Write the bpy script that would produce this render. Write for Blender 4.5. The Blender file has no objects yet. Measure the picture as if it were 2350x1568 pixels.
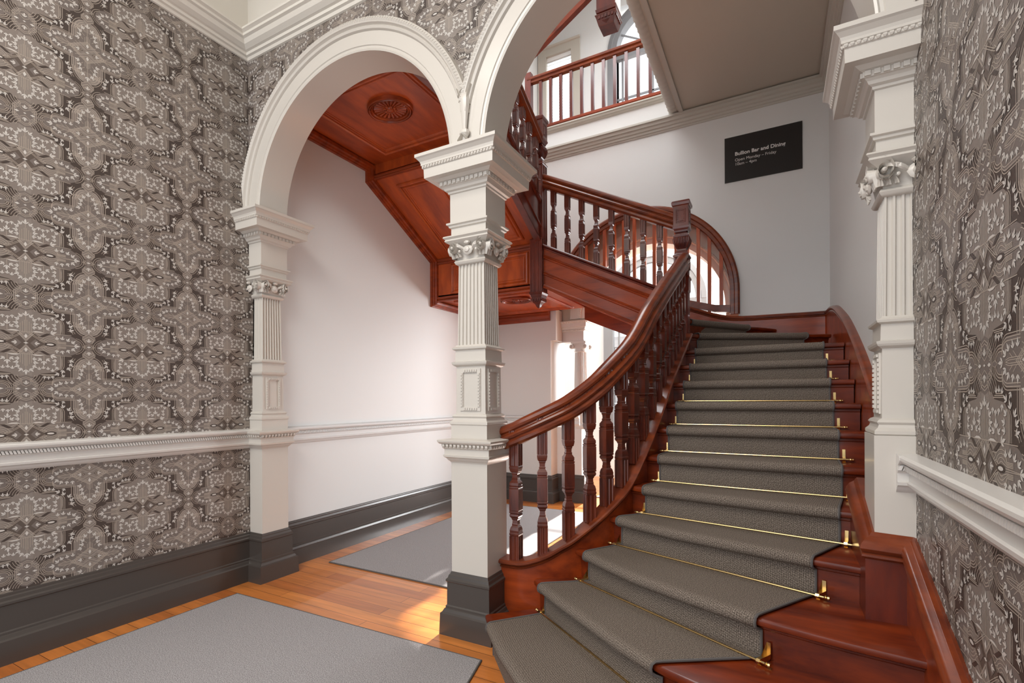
import bpy, math, random
from math import pi, sin, cos, sqrt, radians, atan2
from mathutils import Vector as V, Matrix

random.seed(7)
S = bpy.context.scene
COL = S.collection

# ------------------------------------------------------------------ camera
YAW, ROLL, FPX = -0.49424, -0.0049, 1129.2
fw = V((sin(YAW), cos(YAW), 0)); r0 = V((cos(YAW), -sin(YAW), 0)); u0 = V((0, 0, 1))
rt = cos(ROLL) * r0 + sin(ROLL) * u0
up = -sin(ROLL) * r0 + cos(ROLL) * u0
cam = bpy.data.objects.new('camera', bpy.data.cameras.new('camera'))
COL.objects.link(cam)
cam.matrix_world = Matrix(((rt.x, up.x, -fw.x, 0), (rt.y, up.y, -fw.y, 0), (rt.z, up.z, -fw.z, 1.4), (0, 0, 0, 1)))
cam.data.sensor_width = 36
cam.data.lens = FPX / 2350 * 36
cam.data.shift_y = (917.84 - 784) / 2350
cam.data.clip_start = 0.02
S.camera = cam

# ------------------------------------------------------------------ light
S.view_settings.view_transform = 'Standard'
S.view_settings.look = 'None'
S.view_settings.gamma = 1
S.view_settings.use_curve_mapping = False
S.view_settings.exposure = 0.0
W = bpy.data.worlds.new('world'); S.world = W; W.use_nodes = True
bg = W.node_tree.nodes['Background']
bg.inputs[0].default_value = (0.93, 0.96, 1.0, 1)
bg.inputs[1].default_value = 2.2

def lamp(kind, name, loc, energy, color=(1, 1, 1), size=1, size_y=None, target=None, rot=None):
    d = bpy.data.lights.new(name, kind); d.energy = energy; d.color = color
    if kind == 'AREA':
        d.size = size
        if size_y: d.shape = 'RECTANGLE'; d.size_y = size_y
    elif kind == 'SUN': d.angle = size
    else: d.shadow_soft_size = size
    o = bpy.data.objects.new(name, d); COL.objects.link(o); o.location = loc
    if target is not None:
        o.rotation_euler = (V(target) - V(loc)).to_track_quat('-Z', 'Y').to_euler()
    return o
lamp('SUN', 'sun', (2, 12, 8), 20.0, (1, .96, .9), radians(1.0), target=(2 + .03, 12 - 1.0, 8 - .58))
lamp('AREA', 'foyer_fill', (-1.7, -.7, 4.9), 160, (1, .955, .89), 2.2, 2.2, target=(-1.7, -.6, 0))  # invented overhead fill that brightens the foyer; no fitting is known there
lamp('AREA', 'stairwell_fill', (-2.2, 4.6, 7.3), 140, (.95, .975, 1), 2.0, 2.0, target=(-1.9, 4.7, 0))  # added fill high in the stairwell; the roof above it has no opening
lamp('AREA', 'rear_room_fill', (.15, 8.4, 1.9), 260, (.95, .975, 1), 1.3, 2.4, target=(-3.6, 4.2, 1.8))  # added area lamp standing in for daylight, placed to brighten the hall wall
lamp('AREA', 'rear_overhead_fill', (-1.6, 7.5, 4.85), 130, (.97, .985, 1), 2.2, 1.6, target=(-1.6, 7.4, 0))  # unseen fill under the rear ceiling, added for soft bounce
lamp('AREA', 'gallery_daylight', (-1.2, 6.9, 7.4), 22, (1, .99, .97), 1.4, 1.0, target=(-2.2, 7.2, 5.1))

# ------------------------------------------------------------------ materials
def mat(name, col, rough=.5, coat=0, metal=0, spec=.5, var=None, vscale=(6, 6, 6), vdet=4, bump=0, bscale=60, emit=None):
    m = bpy.data.materials.new(name); m.use_nodes = True
    n = m.node_tree; b = n.nodes['Principled BSDF']
    b.inputs['Base Color'].default_value = (*col, 1); b.inputs['Roughness'].default_value = rough
    b.inputs['Metallic'].default_value = metal; b.inputs['Coat Weight'].default_value = coat
    b.inputs['Coat Roughness'].default_value = .12
    b.inputs['Specular IOR Level'].default_value = spec
    if emit:
        b.inputs['Emission Color'].default_value = (*emit[0], 1); b.inputs['Emission Strength'].default_value = emit[1]
    tc = n.nodes.new('ShaderNodeTexCoord')
    if var:
        mp = n.nodes.new('ShaderNodeMapping'); mp.inputs['Scale'].default_value = vscale
        nz = n.nodes.new('ShaderNodeTexNoise'); nz.inputs['Detail'].default_value = vdet; nz.inputs['Scale'].default_value = 1
        nz.inputs['Roughness'].default_value = .6
        rp = n.nodes.new('ShaderNodeValToRGB'); e = rp.color_ramp.elements
        e[0].position = .32; e[1].position = .68
        e[0].color = (*var, 1); e[1].color = (*col, 1)
        n.links.new(tc.outputs['Object'], mp.inputs[0]); n.links.new(mp.outputs[0], nz.inputs['Vector'])
        n.links.new(nz.outputs[0], rp.inputs[0]); n.links.new(rp.outputs[0], b.inputs['Base Color'])
    if bump:
        n2 = n.nodes.new('ShaderNodeTexNoise'); n2.inputs['Scale'].default_value = bscale; n2.inputs['Detail'].default_value = 3
        bp = n.nodes.new('ShaderNodeBump'); bp.inputs['Strength'].default_value = bump; bp.inputs['Distance'].default_value = .002
        n.links.new(tc.outputs['Object'], n2.inputs['Vector']); n.links.new(n2.outputs[0], bp.inputs['Height'])
        n.links.new(bp.outputs[0], b.inputs['Normal'])
    return m

M = {}
M['cream'] = mat('cream_paint', (.60, .56, .505), .32, .15, bump=.15, bscale=25)
M['white'] = mat('white_gloss_paint', (.66, .635, .60), .3, .2, bump=.15, bscale=25)
M['hall'] = mat('hall_wall_paint', (.71, .725, .72), .55, bump=.05, bscale=12)
M['stairwall'] = mat('stairwell_wall_paint', (.68, .67, .65), .5, bump=.05, bscale=12)
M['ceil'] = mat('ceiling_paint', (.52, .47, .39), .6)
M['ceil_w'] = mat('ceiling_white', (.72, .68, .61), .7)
M['dark'] = mat('dark_grey_paint', (.062, .052, .046), .33, .2, bump=.25, bscale=30)
M['grey'] = mat('grey_frame_paint', (.20, .205, .215), .4)
M['wood'] = mat('mahogany', (.48, .085, .016), .34, .22, spec=.35, var=(.26, .040, .010), vscale=(10, 2.0, 3), bump=.06, bscale=40)
M['woodh'] = mat('mahogany_long_grain', (.34, .052, .009), .32, .2, spec=.3, var=(.15, .022, .006), vscale=(1.6, 11, 11), bump=.06, bscale=40)
M['stepwood'] = mat('stair_mahogany', (.20, .029, .005), .3, .2, spec=.3, var=(.075, .010, .004), vscale=(3, 14, 14), bump=.1, bscale=30)
M['wood_dk'] = mat('dark_mahogany', (.15, .022, .009), .28, .3, spec=.4, var=(.075, .013, .009), vscale=(14, 14, 3))
M['rail'] = mat('handrail_mahogany', (.22, .042, .010), .3, .2, spec=.35, var=(.10, .02, .009), vscale=(6, 6, 18))
M['baluster'] = mat('baluster_mahogany', (.15, .027, .010), .28, .3, spec=.4, var=(.06, .012, .008), vscale=(18, 18, 4))
M['brass'] = mat('brass', (.78, .56, .25), .25, metal=1)
M['black'] = mat('sign_black', (.012, .010, .009), .45)
M['text'] = mat('sign_lettering', (.75, .73, .70), .5)
M['blind'] = mat('white_blind', (.85, .85, .84), .6)
M['edge'] = mat('carpet_binding', (.10, .09, .085), .8)
M['plaster'] = mat('cornice_plaster', (.50, .47, .41), .5)
M['jambbrown'] = mat('arch_soffit_paint', (.52, .44, .35), .5)
M['glass'] = bpy.data.materials.new('window_glass'); M['glass'].use_nodes = True
_n = M['glass'].node_tree; _n.nodes.clear()
_o = _n.nodes.new('ShaderNodeOutputMaterial'); _t = _n.nodes.new('ShaderNodeBsdfTransparent'); _g = _n.nodes.new('ShaderNodeBsdfGlossy')
_g.inputs['Roughness'].default_value = .03; _m = _n.nodes.new('ShaderNodeMixShader'); _m.inputs[0].default_value = .06
_n.links.new(_t.outputs[0], _m.inputs[1]); _n.links.new(_g.outputs[0], _m.inputs[2]); _n.links.new(_m.outputs[0], _o.inputs[0])
# wallpaper inks
M['wp0'] = mat('wallpaper_umber', (.060, .044, .037), .45)
M['wp1'] = mat('wallpaper_taupe', (.215, .180, .157), .42)
M['wp2'] = mat('wallpaper_mauve_taupe', (.165, .137, .122), .42)
M['wp3'] = mat('wallpaper_fine_line', (.40, .34, .285), .4)
M['wp4'] = mat('wallpaper_petal', (.58, .545, .505), .4)
M['wp5'] = mat('wallpaper_accent_brown', (.105, .080, .066), .45)  # printed dark accent ink of the pattern
M['wp6'] = mat('wallpaper_pale_taupe', (.240, .205, .180), .42)
WP = [M['wp%d' % i] for i in range(7)]

def weave(name, c1, c2, scale, bump, ribs):
    m = bpy.data.materials.new(name); m.use_nodes = True
    n = m.node_tree; b = n.nodes['Principled BSDF']; b.inputs['Roughness'].default_value = .95
    b.inputs['Specular IOR Level'].default_value = .1
    tc = n.nodes.new('ShaderNodeTexCoord'); src = tc.outputs['UV' if ribs else 'Object']
    nz = n.nodes.new('ShaderNodeTexNoise'); nz.inputs['Scale'].default_value = scale; nz.inputs['Detail'].default_value = 2
    n.links.new(src, nz.inputs['Vector'])
    rp = n.nodes.new('ShaderNodeValToRGB'); e = rp.color_ramp.elements; e[0].position = .38; e[1].position = .62
    e[0].color = (*c1, 1); e[1].color = (*c2, 1); n.links.new(nz.outputs[0], rp.inputs[0])
    bp = n.nodes.new('ShaderNodeBump'); bp.inputs['Strength'].default_value = bump; bp.inputs['Distance'].default_value = .004
    if ribs:
        sx = n.nodes.new('ShaderNodeSeparateXYZ'); n.links.new(src, sx.inputs[0])
        outs = []
        for ax, fr in ((0, ribs), (1, ribs * .8)):
            mu = n.nodes.new('ShaderNodeMath'); mu.operation = 'MULTIPLY'; mu.inputs[1].default_value = fr
            si = n.nodes.new('ShaderNodeMath'); si.operation = 'SINE'
            n.links.new(sx.outputs[ax], mu.inputs[0]); n.links.new(mu.outputs[0], si.inputs[0]); outs.append(si)
        ad = n.nodes.new('ShaderNodeMath'); ad.operation = 'ADD'
        n.links.new(outs[0].outputs[0], ad.inputs[0]); n.links.new(outs[1].outputs[0], ad.inputs[1])
        mr = n.nodes.new('ShaderNodeMapRange'); mr.inputs[1].default_value = -2; mr.inputs[2].default_value = 2
        mr.inputs[3].default_value = .55; mr.inputs[4].default_value = 1.25
        n.links.new(ad.outputs[0], mr.inputs[0])
        mx = n.nodes.new('ShaderNodeVectorMath'); mx.operation = 'SCALE'
        n.links.new(rp.outputs[0], mx.inputs[0]); n.links.new(mr.outputs[0], mx.inputs['Scale'])
        n.links.new(mx.outputs[0], b.inputs['Base Color']); n.links.new(mr.outputs[0], bp.inputs['Height'])
    else:
        n.links.new(rp.outputs[0], b.inputs['Base Color']); n.links.new(nz.outputs[0], bp.inputs['Height'])
    n.links.new(bp.outputs[0], b.inputs['Normal'])
    return m
M['runner'] = weave('runner_wool', (.080, .062, .050), (.27, .222, .182), 240, .5, 2 * pi / .0085)
M['rug'] = weave('rug_wool', (.19, .178, .180), (.42, .40, .40), 230, .3, 0)

def boards():
    m = bpy.data.materials.new('pine_boards'); m.use_nodes = True
    n = m.node_tree; b = n.nodes['Principled BSDF']; b.inputs['Roughness'].default_value = .28
    b.inputs['Coat Weight'].default_value = .3
    tc = n.nodes.new('ShaderNodeTexCoord')
    br = n.nodes.new('ShaderNodeTexBrick'); br.inputs['Scale'].default_value = 1
    br.inputs['Brick Width'].default_value = 2.3; br.inputs['Row Height'].default_value = .105
    br.inputs['Mortar Size'].default_value = .0016; br.offset = .37
    br.inputs['Color1'].default_value = (.62, .215, .045, 1); br.inputs['Color2'].default_value = (.42, .125, .027, 1)
    br.inputs['Mortar'].default_value = (.08, .025, .01, 1)
    mp = n.nodes.new('ShaderNodeMapping'); mp.inputs['Scale'].default_value = (1.6, 22, 1)
    nz = n.nodes.new('ShaderNodeTexNoise'); nz.inputs['Scale'].default_value = 1.2; nz.inputs['Detail'].default_value = 5
    mr = n.nodes.new('ShaderNodeMapRange'); mr.inputs[1].default_value = .3; mr.inputs[2].default_value = .7
    mr.inputs[3].default_value = .78; mr.inputs[4].default_value = 1.2
    sc = n.nodes.new('ShaderNodeVectorMath'); sc.operation = 'SCALE'
    n.links.new(tc.outputs['Object'], br.inputs['Vector']); n.links.new(tc.outputs['Object'], mp.inputs[0])
    n.links.new(mp.outputs[0], nz.inputs['Vector']); n.links.new(nz.outputs[0], mr.inputs[0])
    n.links.new(br.outputs[0], sc.inputs[0]); n.links.new(mr.outputs[0], sc.inputs['Scale'])
    n.links.new(sc.outputs[0], b.inputs['Base Color'])
    return m
M['boards'] = boards()

# ------------------------------------------------------------------ mesh helpers
class MB:
    def __init__(s): s.v = []; s.f = []; s.sm = []; s.mi = []; s.uv = None
    def add(s, vs, fs, sm=False, mi=0):
        b = len(s.v); s.v += [tuple(p) for p in vs]
        for f in fs: s.f.append([b + i for i in f]); s.sm.append(sm); s.mi.append(mi)
        return s
    def box(s, x0, x1, y0, y1, z0, z1, mi=0):
        return s.add([(x, y, z) for z in (z0, z1) for y in (y0, y1) for x in (x0, x1)],
                     [(0, 2, 3, 1), (4, 5, 7, 6), (0, 1, 5, 4), (2, 6, 7, 3), (0, 4, 6, 2), (1, 3, 7, 5)], mi=mi)
    def rings(s, rings, cap=True, sm=False, close=True, mi=0):
        n = len(rings[0]); vs = [p for r in rings for p in r]; fs = []
        for i in range(len(rings) - 1):
            for j in range(n if close else n - 1):
                k = (j + 1) % n; fs.append((i * n + j, i * n + k, (i + 1) * n + k, (i + 1) * n + j))
        if cap: fs.append(tuple(range(n))[::-1]); fs.append(tuple((len(rings) - 1) * n + j for j in range(n)))
        return s.add(vs, fs, sm, mi)
    def stack(s, cx, cy, lv, sm=False, rot=0):
        c, q = cos(rot), sin(rot); R = []
        for l in lv:
            z, hx = l[0], l[1]; hy = l[2] if len(l) > 2 else hx
            R.append([(cx + a * hx * c - b * hy * q, cy + a * hx * q + b * hy * c, z) for a, b in ((-1, -1), (1, -1), (1, 1), (-1, 1))])
        return s.rings(R, sm=sm)
    def lathe(s, cx, cy, lv, n=20, sm=True, sy=1):
        return s.rings([[(cx + r * cos(2 * pi * k / n), cy + r * sy * sin(2 * pi * k / n), z) for k in range(n)] for z, r in lv], sm=sm)
    def fluted(s, cx, cy, z0, z1, h0, h1, hy0=None, hy1=None, nf=2, d=.006, nfy=None):
        """square shaft whose faces carry nf vertical grooves"""
        def ring(z, hx, hy):
            P = []
            for (ax, ay, bx, by, m) in ((-1, -1, 1, -1, nf), (1, -1, 1, 1, nfy or nf), (1, 1, -1, 1, nf), (-1, 1, -1, -1, nfy or nf)):
                nx, ny = (by - ay) / 2, -(bx - ax) / 2
                P.append((ax, ay, 0, 0))
                for k in range(m):
                    w = 1 / (m + .35 * (m + 1)); g = .35 * w
                    a = g * (k + 1) + w * k
                    for t, dd in ((a, 0), (a + w * .2, 1), (a + w * .8, 1), (a + w, 0)):
                        P.append((ax + (bx - ax) * t, ay + (by - ay) * t, -nx * dd * d, -ny * dd * d))
            return [(cx + p[0] * hx + p[2], cy + p[1] * hy + p[3], z) for p in P]
        return s.rings([ring(z0, h0, hy0 or h0), ring(z1, h1, hy1 or h1)])
    def sweep(s, path, prof, closed=False, cap=True, sm=False, mi=0, side=1):
        """prof [(out, up)], out = to the right of travel (side=1); mitred in plan"""
        P = [V(p) for p in path]; n = len(P); R = []
        for i in range(n):
            a = P[i - 1] if (i > 0 or closed) else None; b = P[(i + 1) % n] if (i < n - 1 or closed) else None
            N = []
            for q, w in ((a, P[i]), (P[i], b)):
                if q is None or w is None: continue
                t = V((w.x - q.x, w.y - q.y)); t.normalize(); N.append(V((t.y, -t.x)) * side)
            m = N[0] if len(N) == 1 else (N[0] + N[1]) / max(.2, 1 + N[0].dot(N[1]))
            R.append([(P[i].x + m.x * o, P[i].y + m.y * o, P[i].z + u) for o, u in prof])
        if closed: R.append(R[0])
        return s.rings(R, cap=cap and not closed, sm=sm, mi=mi)
    def rail(s, path, prof, sm=True):
        """prof (side, up) held square to the 3-D tangent"""
        P = [V(p) for p in path]; R = []
        for i in range(len(P)):
            t = (P[min(i + 1, len(P) - 1)] - P[max(i - 1, 0)]).normalized()
            r = t.cross(V((0, 0, 1))).normalized(); u = r.cross(t)
            R.append([tuple(P[i] + r * a + u * b) for a, b in prof])
        return s.rings(R, sm=sm)
    def arch(s, cx, cz, prof, a0=0, a1=pi, n=40, sm=True, mi=0):
        """prof [(radius, y)] swept round a horizontal axis parallel to Y"""
        R = [[(cx + r * cos(a0 + (a1 - a0) * k / n), y, cz + r * sin(a0 + (a1 - a0) * k / n)) for r, y in prof] for k in range(n + 1)]
        return s.rings(R, sm=sm, mi=mi)
    def build(s, name, m, parent=None, org=None, ang=38, bevel=0):
        me = bpy.data.meshes.new(name)
        if parent is not None and org is None: org = ORG[parent]
        o3 = org or (0, 0, 0)
        me.from_pydata([(x - o3[0], y - o3[1], z - o3[2]) for x, y, z in s.v], [], s.f)
        for k in (m if isinstance(m, (list, tuple)) else [m]): me.materials.append(k)
        me.polygons.foreach_set('use_smooth', s.sm); me.polygons.foreach_set('material_index', s.mi)
        if s.uv:
            ul = me.uv_layers.new(name='UVMap'); k = 0
            for f in s.f:
                for i in f: ul.data[k].uv = s.uv[i]; k += 1
        me.update()
        if any(s.sm): me.set_sharp_from_angle(angle=radians(ang))
        o = bpy.data.objects.new(name, me); COL.objects.link(o)
        if parent is None: o.location = o3
        else: o.parent = parent
        ORG[o] = tuple(o3)
        if bevel:
            b = o.modifiers.new('bevel', 'BEVEL'); b.width = bevel; b.segments = 2; b.limit_method = 'ANGLE'; b.angle_limit = radians(50)
        return o
ORG = {}
def empty(name, loc, label, cat, group=None):
    o = bpy.data.objects.new(name, None); COL.objects.link(o); o.location = loc; o.empty_display_size = .1
    ORG[o] = tuple(loc); return tag(o, label, cat, group)
def tag(o, label, cat, group=None, kind=None):
    o['label'] = label; o['category'] = cat
    if group: o['group'] = group
    if kind: o['kind'] = kind
    return o
def struct(o):
    o['kind'] = 'structure'; return o

# ------------------------------------------------------------------ key dimensions
XL, XR, XRS = -3.67, .476, .492        # left wall, foyer right wall, stairwell right wall
YA, YA2 = 2.44, 2.67                   # arch wall faces
YB, YB2 = 6.12, 6.33                   # stair back wall
CXC = -1.6065                          # central column
A1, A2 = (-2.622, 2.86, .902), (-.563, 2.868, .922)   # arches: centre x, spring z, radius
TOPZ = 2.85

# ------------------------------------------------------------------ floor
b = MB(); b.box(-6, 2.0, -1.6, 9.2, -.06, 0); struct(b.build('floor', M['boards']))

# ------------------------------------------------------------------ wallpaper
def pattern():
    """one mirrored quarter of the repeat, in mm from the medallion centre; returns (layer, ink, polygon)"""
    out = []
    def poly(l, m, *pts): out.append((l, m, list(pts)))
    def line(pts, w=2.5, l=3, m=3):
        for (x0, y0), (x1, y1) in zip(pts, pts[1:]):
            d = sqrt((x1 - x0) ** 2 + (y1 - y0) ** 2)
            if d < .01: continue
            a, c = (x1 - x0) / d * w * .3, (y1 - y0) / d * w * .3
            nx, ny = -(y1 - y0) / d * w / 2, (x1 - x0) / d * w / 2
            out.append((l, m, [(x0 - a + nx, y0 - c + ny), (x0 - a - nx, y0 - c - ny), (x1 + a - nx, y1 + c - ny), (x1 + a + nx, y1 + c + ny)]))
    def arc(cx, cy, rx, ry, a0, a1, n=6):
        return [(cx + rx * cos(radians(a0 + (a1 - a0) * k / n)), cy + ry * sin(radians(a0 + (a1 - a0) * k / n))) for k in range(n + 1)]
    def petal(x, y, a, L, w):
        c, s_ = cos(a), sin(a)
        out.append((5, 4, [(x, y), (x + c * L * .55 + s_ * w, y + s_ * L * .55 - c * w), (x + c * L, y + s_ * L), (x + c * L * .55 - s_ * w, y + s_ * L * .55 + c * w)]))
    def fleur(x, y, deg, k=1.0):
        a = radians(deg); x -= cos(a) * 8 * k; y -= sin(a) * 8 * k
        k *= 1.02; petal(x, y, a, 25 * k, 4.4 * k); petal(x, y, a + .72, 18 * k, 3.0 * k); petal(x, y, a - .72, 18 * k, 3.0 * k)
    def dia(x, y, w, h, m=4, l=5): poly(l, m, (x - w, y), (x, y - h), (x + w, y), (x, y + h))
    C = lambda pts: [(284 - p, 255 - q) for p, q in pts]
    N = lambda pts: [(284 - p, q) for p, q in pts]
    # fields
    poly(1, 6, (0, 62), (40, 62), (34, 130), (22, 190), (0, 200))
    poly(1, 1, (40, 62), (152, 62), (160, 105), (152, 136), (124, 160), (62, 168), (48, 184), (22, 190), (34, 130))
    poly(1, 1, (0, 0), (150, 0), (150, 62), (0, 62))
    poly(1, 2, (150, 0), (245, 0), (240, 22), (222, 44), (196, 58), (150, 62))
    poly(2, 2, (0, 178), (22, 186), (46, 214), (50, 255), (0, 255))
    poly(1, 2, *C([(0, 0), (172, 0), (170, 46), (150, 60), (78, 62), (78, 118), (62, 146), (0, 150)]))
    poly(1, 6, *C([(0, 120), (64, 120), (62, 150), (40, 178), (0, 190)]))
    poly(2, 1, *C([(0, 122), (40, 122), (34, 150), (0, 165)]))
    poly(1, 5, *C([(172, 0), (222, 0), (216, 26), (192, 42), (170, 42)]))
    poly(2, 2, *C([(172, 0), (206, 0), (202, 18), (186, 28), (170, 28)]))
    poly(2, 1, *N([(0, 0), (34, 0), (12, 12), (28, 40), (28, 62), (0, 80)]))
    # C cross outlines
    for w in (50, 58, 67, 76, 87):
        line(C([(w, 62), (w, 112)] + arc(w - 30, 112, 30, 30, 0, 80, 4)))
    for r in (30, 40, 50, 61, 73): line(C([(r, 112), (r, 124)] + arc(0, 124, r, r, 0, 68, 5)))
    for h in (50, 58, 66): line(C([(70, h), (140, h)] + arc(142, h - 30, 30, 30, 90, 0, 4) + [(172, 20)]))
    for h in (28, 36, 44): line(C([(172, h), (184, h)] + arc(184, 0, h, h, 90, 0, 5)))
    poly(4, 2, *C([(200, 0), (214, 7), (232, 3), (232, 0)])); line(C([(200, 0), (214, 8), (232, 3)]), 2)
    for y in (0, 5): line(C([(60, 4 + y), (130, 4 + y), (150, y)]), 2)
    for x in (4, 12): line(C([(x, 58), (x, 100 - x)]), 2)
    line(C([(0, 60), (0, 145)]), 2)
    for x, y, X2, Y2 in ((90, 10, 108, 24), (110, 8, 128, 20), (22, 70, 36, 86), (14, 96, 28, 108), (10, 120, 20, 132)): line(C([(x, y), (X2, Y2)]), 2)
    # C lattice
    poly(2, 1, *C([(0, 0), (92, 0), (0, 64)]))
    for k in (.78, .9, 1): line(C([(0, 64 * k), (92 * k, 0)]))
    poly(3, 5, *C([(20, 0), (46, -0), (33, 9)])); poly(3, 6, *C([(8, 10), (22, 20), (34, 12), (18, 4)]))
    poly(3, 6, *C([(16, 34), (30, 42), (46, 30), (32, 21)]))
    for a, c in (((0, 22), (42, 48)), ((0, 8), (60, 40)), ((28, 0), (66, 26))): line([*C([a]), *C([c])], 2)
    out.append((5, 4, C([(0, 0), (10, 0), (0, 6)]))); dia(284, 255 - 38, 7, 13)
    fleur(284 - 45, 255, 180, .9)
    # C fleurs (p, q, direction in C frame)
    def cf(p, q, d, k=1): fleur(284 - p, 255 - q, 180 + d, k)
    cf(0, 156, 90, 1.15); cf(22, 137, 60); cf(34, 113, 30); cf(37, 90, 10); cf(46, 68, -15)
    cf(174, 0, 0, 1.15); cf(153, 20, 40); cf(134, 31, 60, .95); cf(108, 36, 75, .9); cf(82, 38, 90, .9)
    cf(122, 76, 60, .8)
    # neck
    for k in (.62, .8, 1): line(N([(0, 80 * k), (30 * k, 58 * k), (30 * k, 40 * k)]))
    for k in (16, 24, 32): line(N([(k, 0), (k - 8, 8), (k - 2, 14), (k - 14, 22)]), 2, m=5)
    for k in (20, 28): line(N([(k, 0), (k - 8, 8), (k - 2, 14)]), 2)
    fleur(284, 36, 90, .95); out.append((5, 4, N([(0, 0), (11, 0), (0, 5)])))
    # small octagon
    line([(0, 189), (24, 200), (24, 212), (50, 226), (50, 255)]); line([(0, 198), (18, 206), (18, 214), (42, 232), (42, 255)])
    line([(0, 212), (40, 240)], 2); line([(0, 243), (30, 224)], 2); poly(4, 6, (10, 222), (22, 215), (34, 224), (20, 232))
    fleur(0, 224, -90, .95); dia(33, 255, 11, 6); out.append((5, 4, [(0, 255), (0, 251), (7, 255)]))
    # medallion: upper lobe
    for x in (150, 158, 166): line([(x, 66), (x, 120)] + arc(x - 26, 120, 26, 28, 0, 60, 3))
    for k in (0, 8, 16): line([(58 + k, 172 + k * .6), (130 - k, 172 + k * .6)])
    for r in (38, 49, 60, 72, 84): line(arc(0, 172, r, r * .95, 12, 66, 4), 2.2)
    for r in (24, 34): line(arc(186, 62, r, r, 20, 95, 4), 2.2)
    line([(0, 62), (200, 62)], 2.4)
    for x in (5, 14, 23): line([(x, 62), (x, 132 - x)], 2.2)
    line([(0, 66), (0, 160)], 2)
    fleur(0, 158, 90, 1.2); fleur(21, 148, 50); fleur(34, 130, 25); fleur(38, 108, 8); fleur(34, 88, 0, .9)
    fleur(76, 104, 90, 1.15); fleur(60, 88, 140, .95); fleur(92, 88, 40, .95); line([(76, 66), (76, 92)], 2)
    for x, y in ((56, 142), (74, 136), (94, 140), (114, 150)): fleur(x, y, -95, .8)
    fleur(114, 66, 20, 1.25)
    fleur(160, 152, 110); fleur(186, 134, 60); fleur(196, 112, 40); fleur(198, 90, 20); fleur(134, 134, 140, .9); fleur(124, 112, 160, .9); fleur(126, 92, 175, .9)
    fleur(136, 168, 150, 1.0); fleur(114, 186, 80, .75); fleur(96, 190, 90, .75); fleur(79, 188, 100, .75)
    poly(4, 4, (24, 63), (40, 69), (60, 69), (78, 63))
    # medallion: eye band
    for r in (18, 28, 38, 48): line([(100 - r * .9, 8 + r * .2)] + arc(108, 0, r, r * .98, 150, 50, 5) + [(140, r * .35 + 2), (175, r * .35 + 2)], 2.2)
    poly(4, 0, *arc(104, 0, 27, 11, 0, 180, 8)); poly(5, 4, *arc(104, 0, 16, 5.5, 0, 180, 6))
    for r in (40, 50): line(arc(212, 0, r, r * .95, 0, 78, 6), 2.2)
    line([(132, 3), (212, 1)], 2)
    fleur(222, 0, 0, 1.2); fleur(207, 20, 40); fleur(184, 31, 60, .95); fleur(158, 38, 80, .95); fleur(134, 36, 95, .85)
    # medallion: lattice
    poly(2, 6, (0, 0), (30, 62), (0, 62)); poly(2, 5, (0, 0), (88, 0), (60, 30), (30, 62), (14, 34))
    poly(3, 2, (18, 0), (62, 0), (40, 24)); poly(3, 6, (6, 12), (14, 24), (34, 52), (24, 58), (0, 26))
    poly(4, 0, (56, 40), (88, 62), (108, 62), (74, 38))
    for a, c in (((0, 62), (66, 14)), ((10, 62), (76, 14)), ((0, 14), (40, 60)), ((0, 26), (30, 62)), ((66, 14), (88, 0)), ((76, 22), (100, 0)), ((52, 36), (78, 36)), ((40, 60), (78, 36))): line([a, c], 2.2)
    dia(0, 38, 7, 13); fleur(44, 0, 0, .95); out.append((6, 4, [(0, 0), (11, 0), (0, 5)]))
    return out

_q = sorted(pattern(), key=lambda e: e[0]); TILE = []; _seen = set()
for sx in (1, -1):
    for sy in (1, -1):
        for rk, (l, m, p) in enumerate(_q):
            q = [(x * sx / 1000, y * sy / 1000) for x, y in p]
            a = sum(q[i][0] * q[(i + 1) % len(q)][1] - q[(i + 1) % len(q)][0] * q[i][1] for i in range(len(q)))
            if a < 0: q.reverse()
            key = (l, m, tuple(sorted((round((x % .568) * 2000) % 1136, round((y % .51) * 2000) % 1020) for x, y in q)))
            if key in _seen: continue
            _seen.add(key); TILE.append((.00004 + rk * 3.2e-6 + (sx + 1) * .4e-6 + (sy + 1) * .2e-6, m, q))

def wallpaper(mb, o, ud, nd, u0, u1, v0, v1, pu, pv, keep=None, tu=None, tv=None):
    """sheet of the pattern on a vertical wall; o origin, ud horizontal unit dir, nd normal"""
    o, ud, nd = V(o), V(ud), V(nd)
    flip = ud.cross(V((0, 0, 1))).dot(nd) < 0
    tu = tu or (u0, u1)
    i0, i1 = int((tu[0] - pu) / .568 - 1), int((tu[1] - pu) / .568 + 2)
    j0, j1 = int((v0 - pv) / .51 - 1), int((v1 - pv) / .51 + 2)
    vs, fs, ms = [], [], []
    for i in range(i0, i1 + 1):
        for j in range(j0, j1 + 1):
            cu, cv = pu + i * .568, pv + j * .51
            if cu + .3 < u0 or cu - .3 > u1 or cv + .27 < v0 or cv - .27 > v1: continue
            for l, m, q in TILE:
                P = [(cu + x, cv + y) for x, y in q]
                mx = sum(p[0] for p in P) / len(P); my = sum(p[1] for p in P) / len(P)
                if not (u0 < mx < u1 and v0 < my < v1): continue
                if keep and not keep(mx, my): continue
                b0 = len(vs)
                for x, y in P:
                    w = o + ud * min(max(x, u0), u1) + nd * l + V((0, 0, min(max(y, v0), v1))); vs.append(tuple(w))
                f = list(range(b0, b0 + len(P)))
                fs.append(f[::-1] if flip else f); ms.append(m)
    b0 = len(mb.v); mb.v += vs
    for f, m in zip(fs, ms): mb.f.append([b0 + i for i in f]); mb.sm.append(False); mb.mi.append(m)

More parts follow.
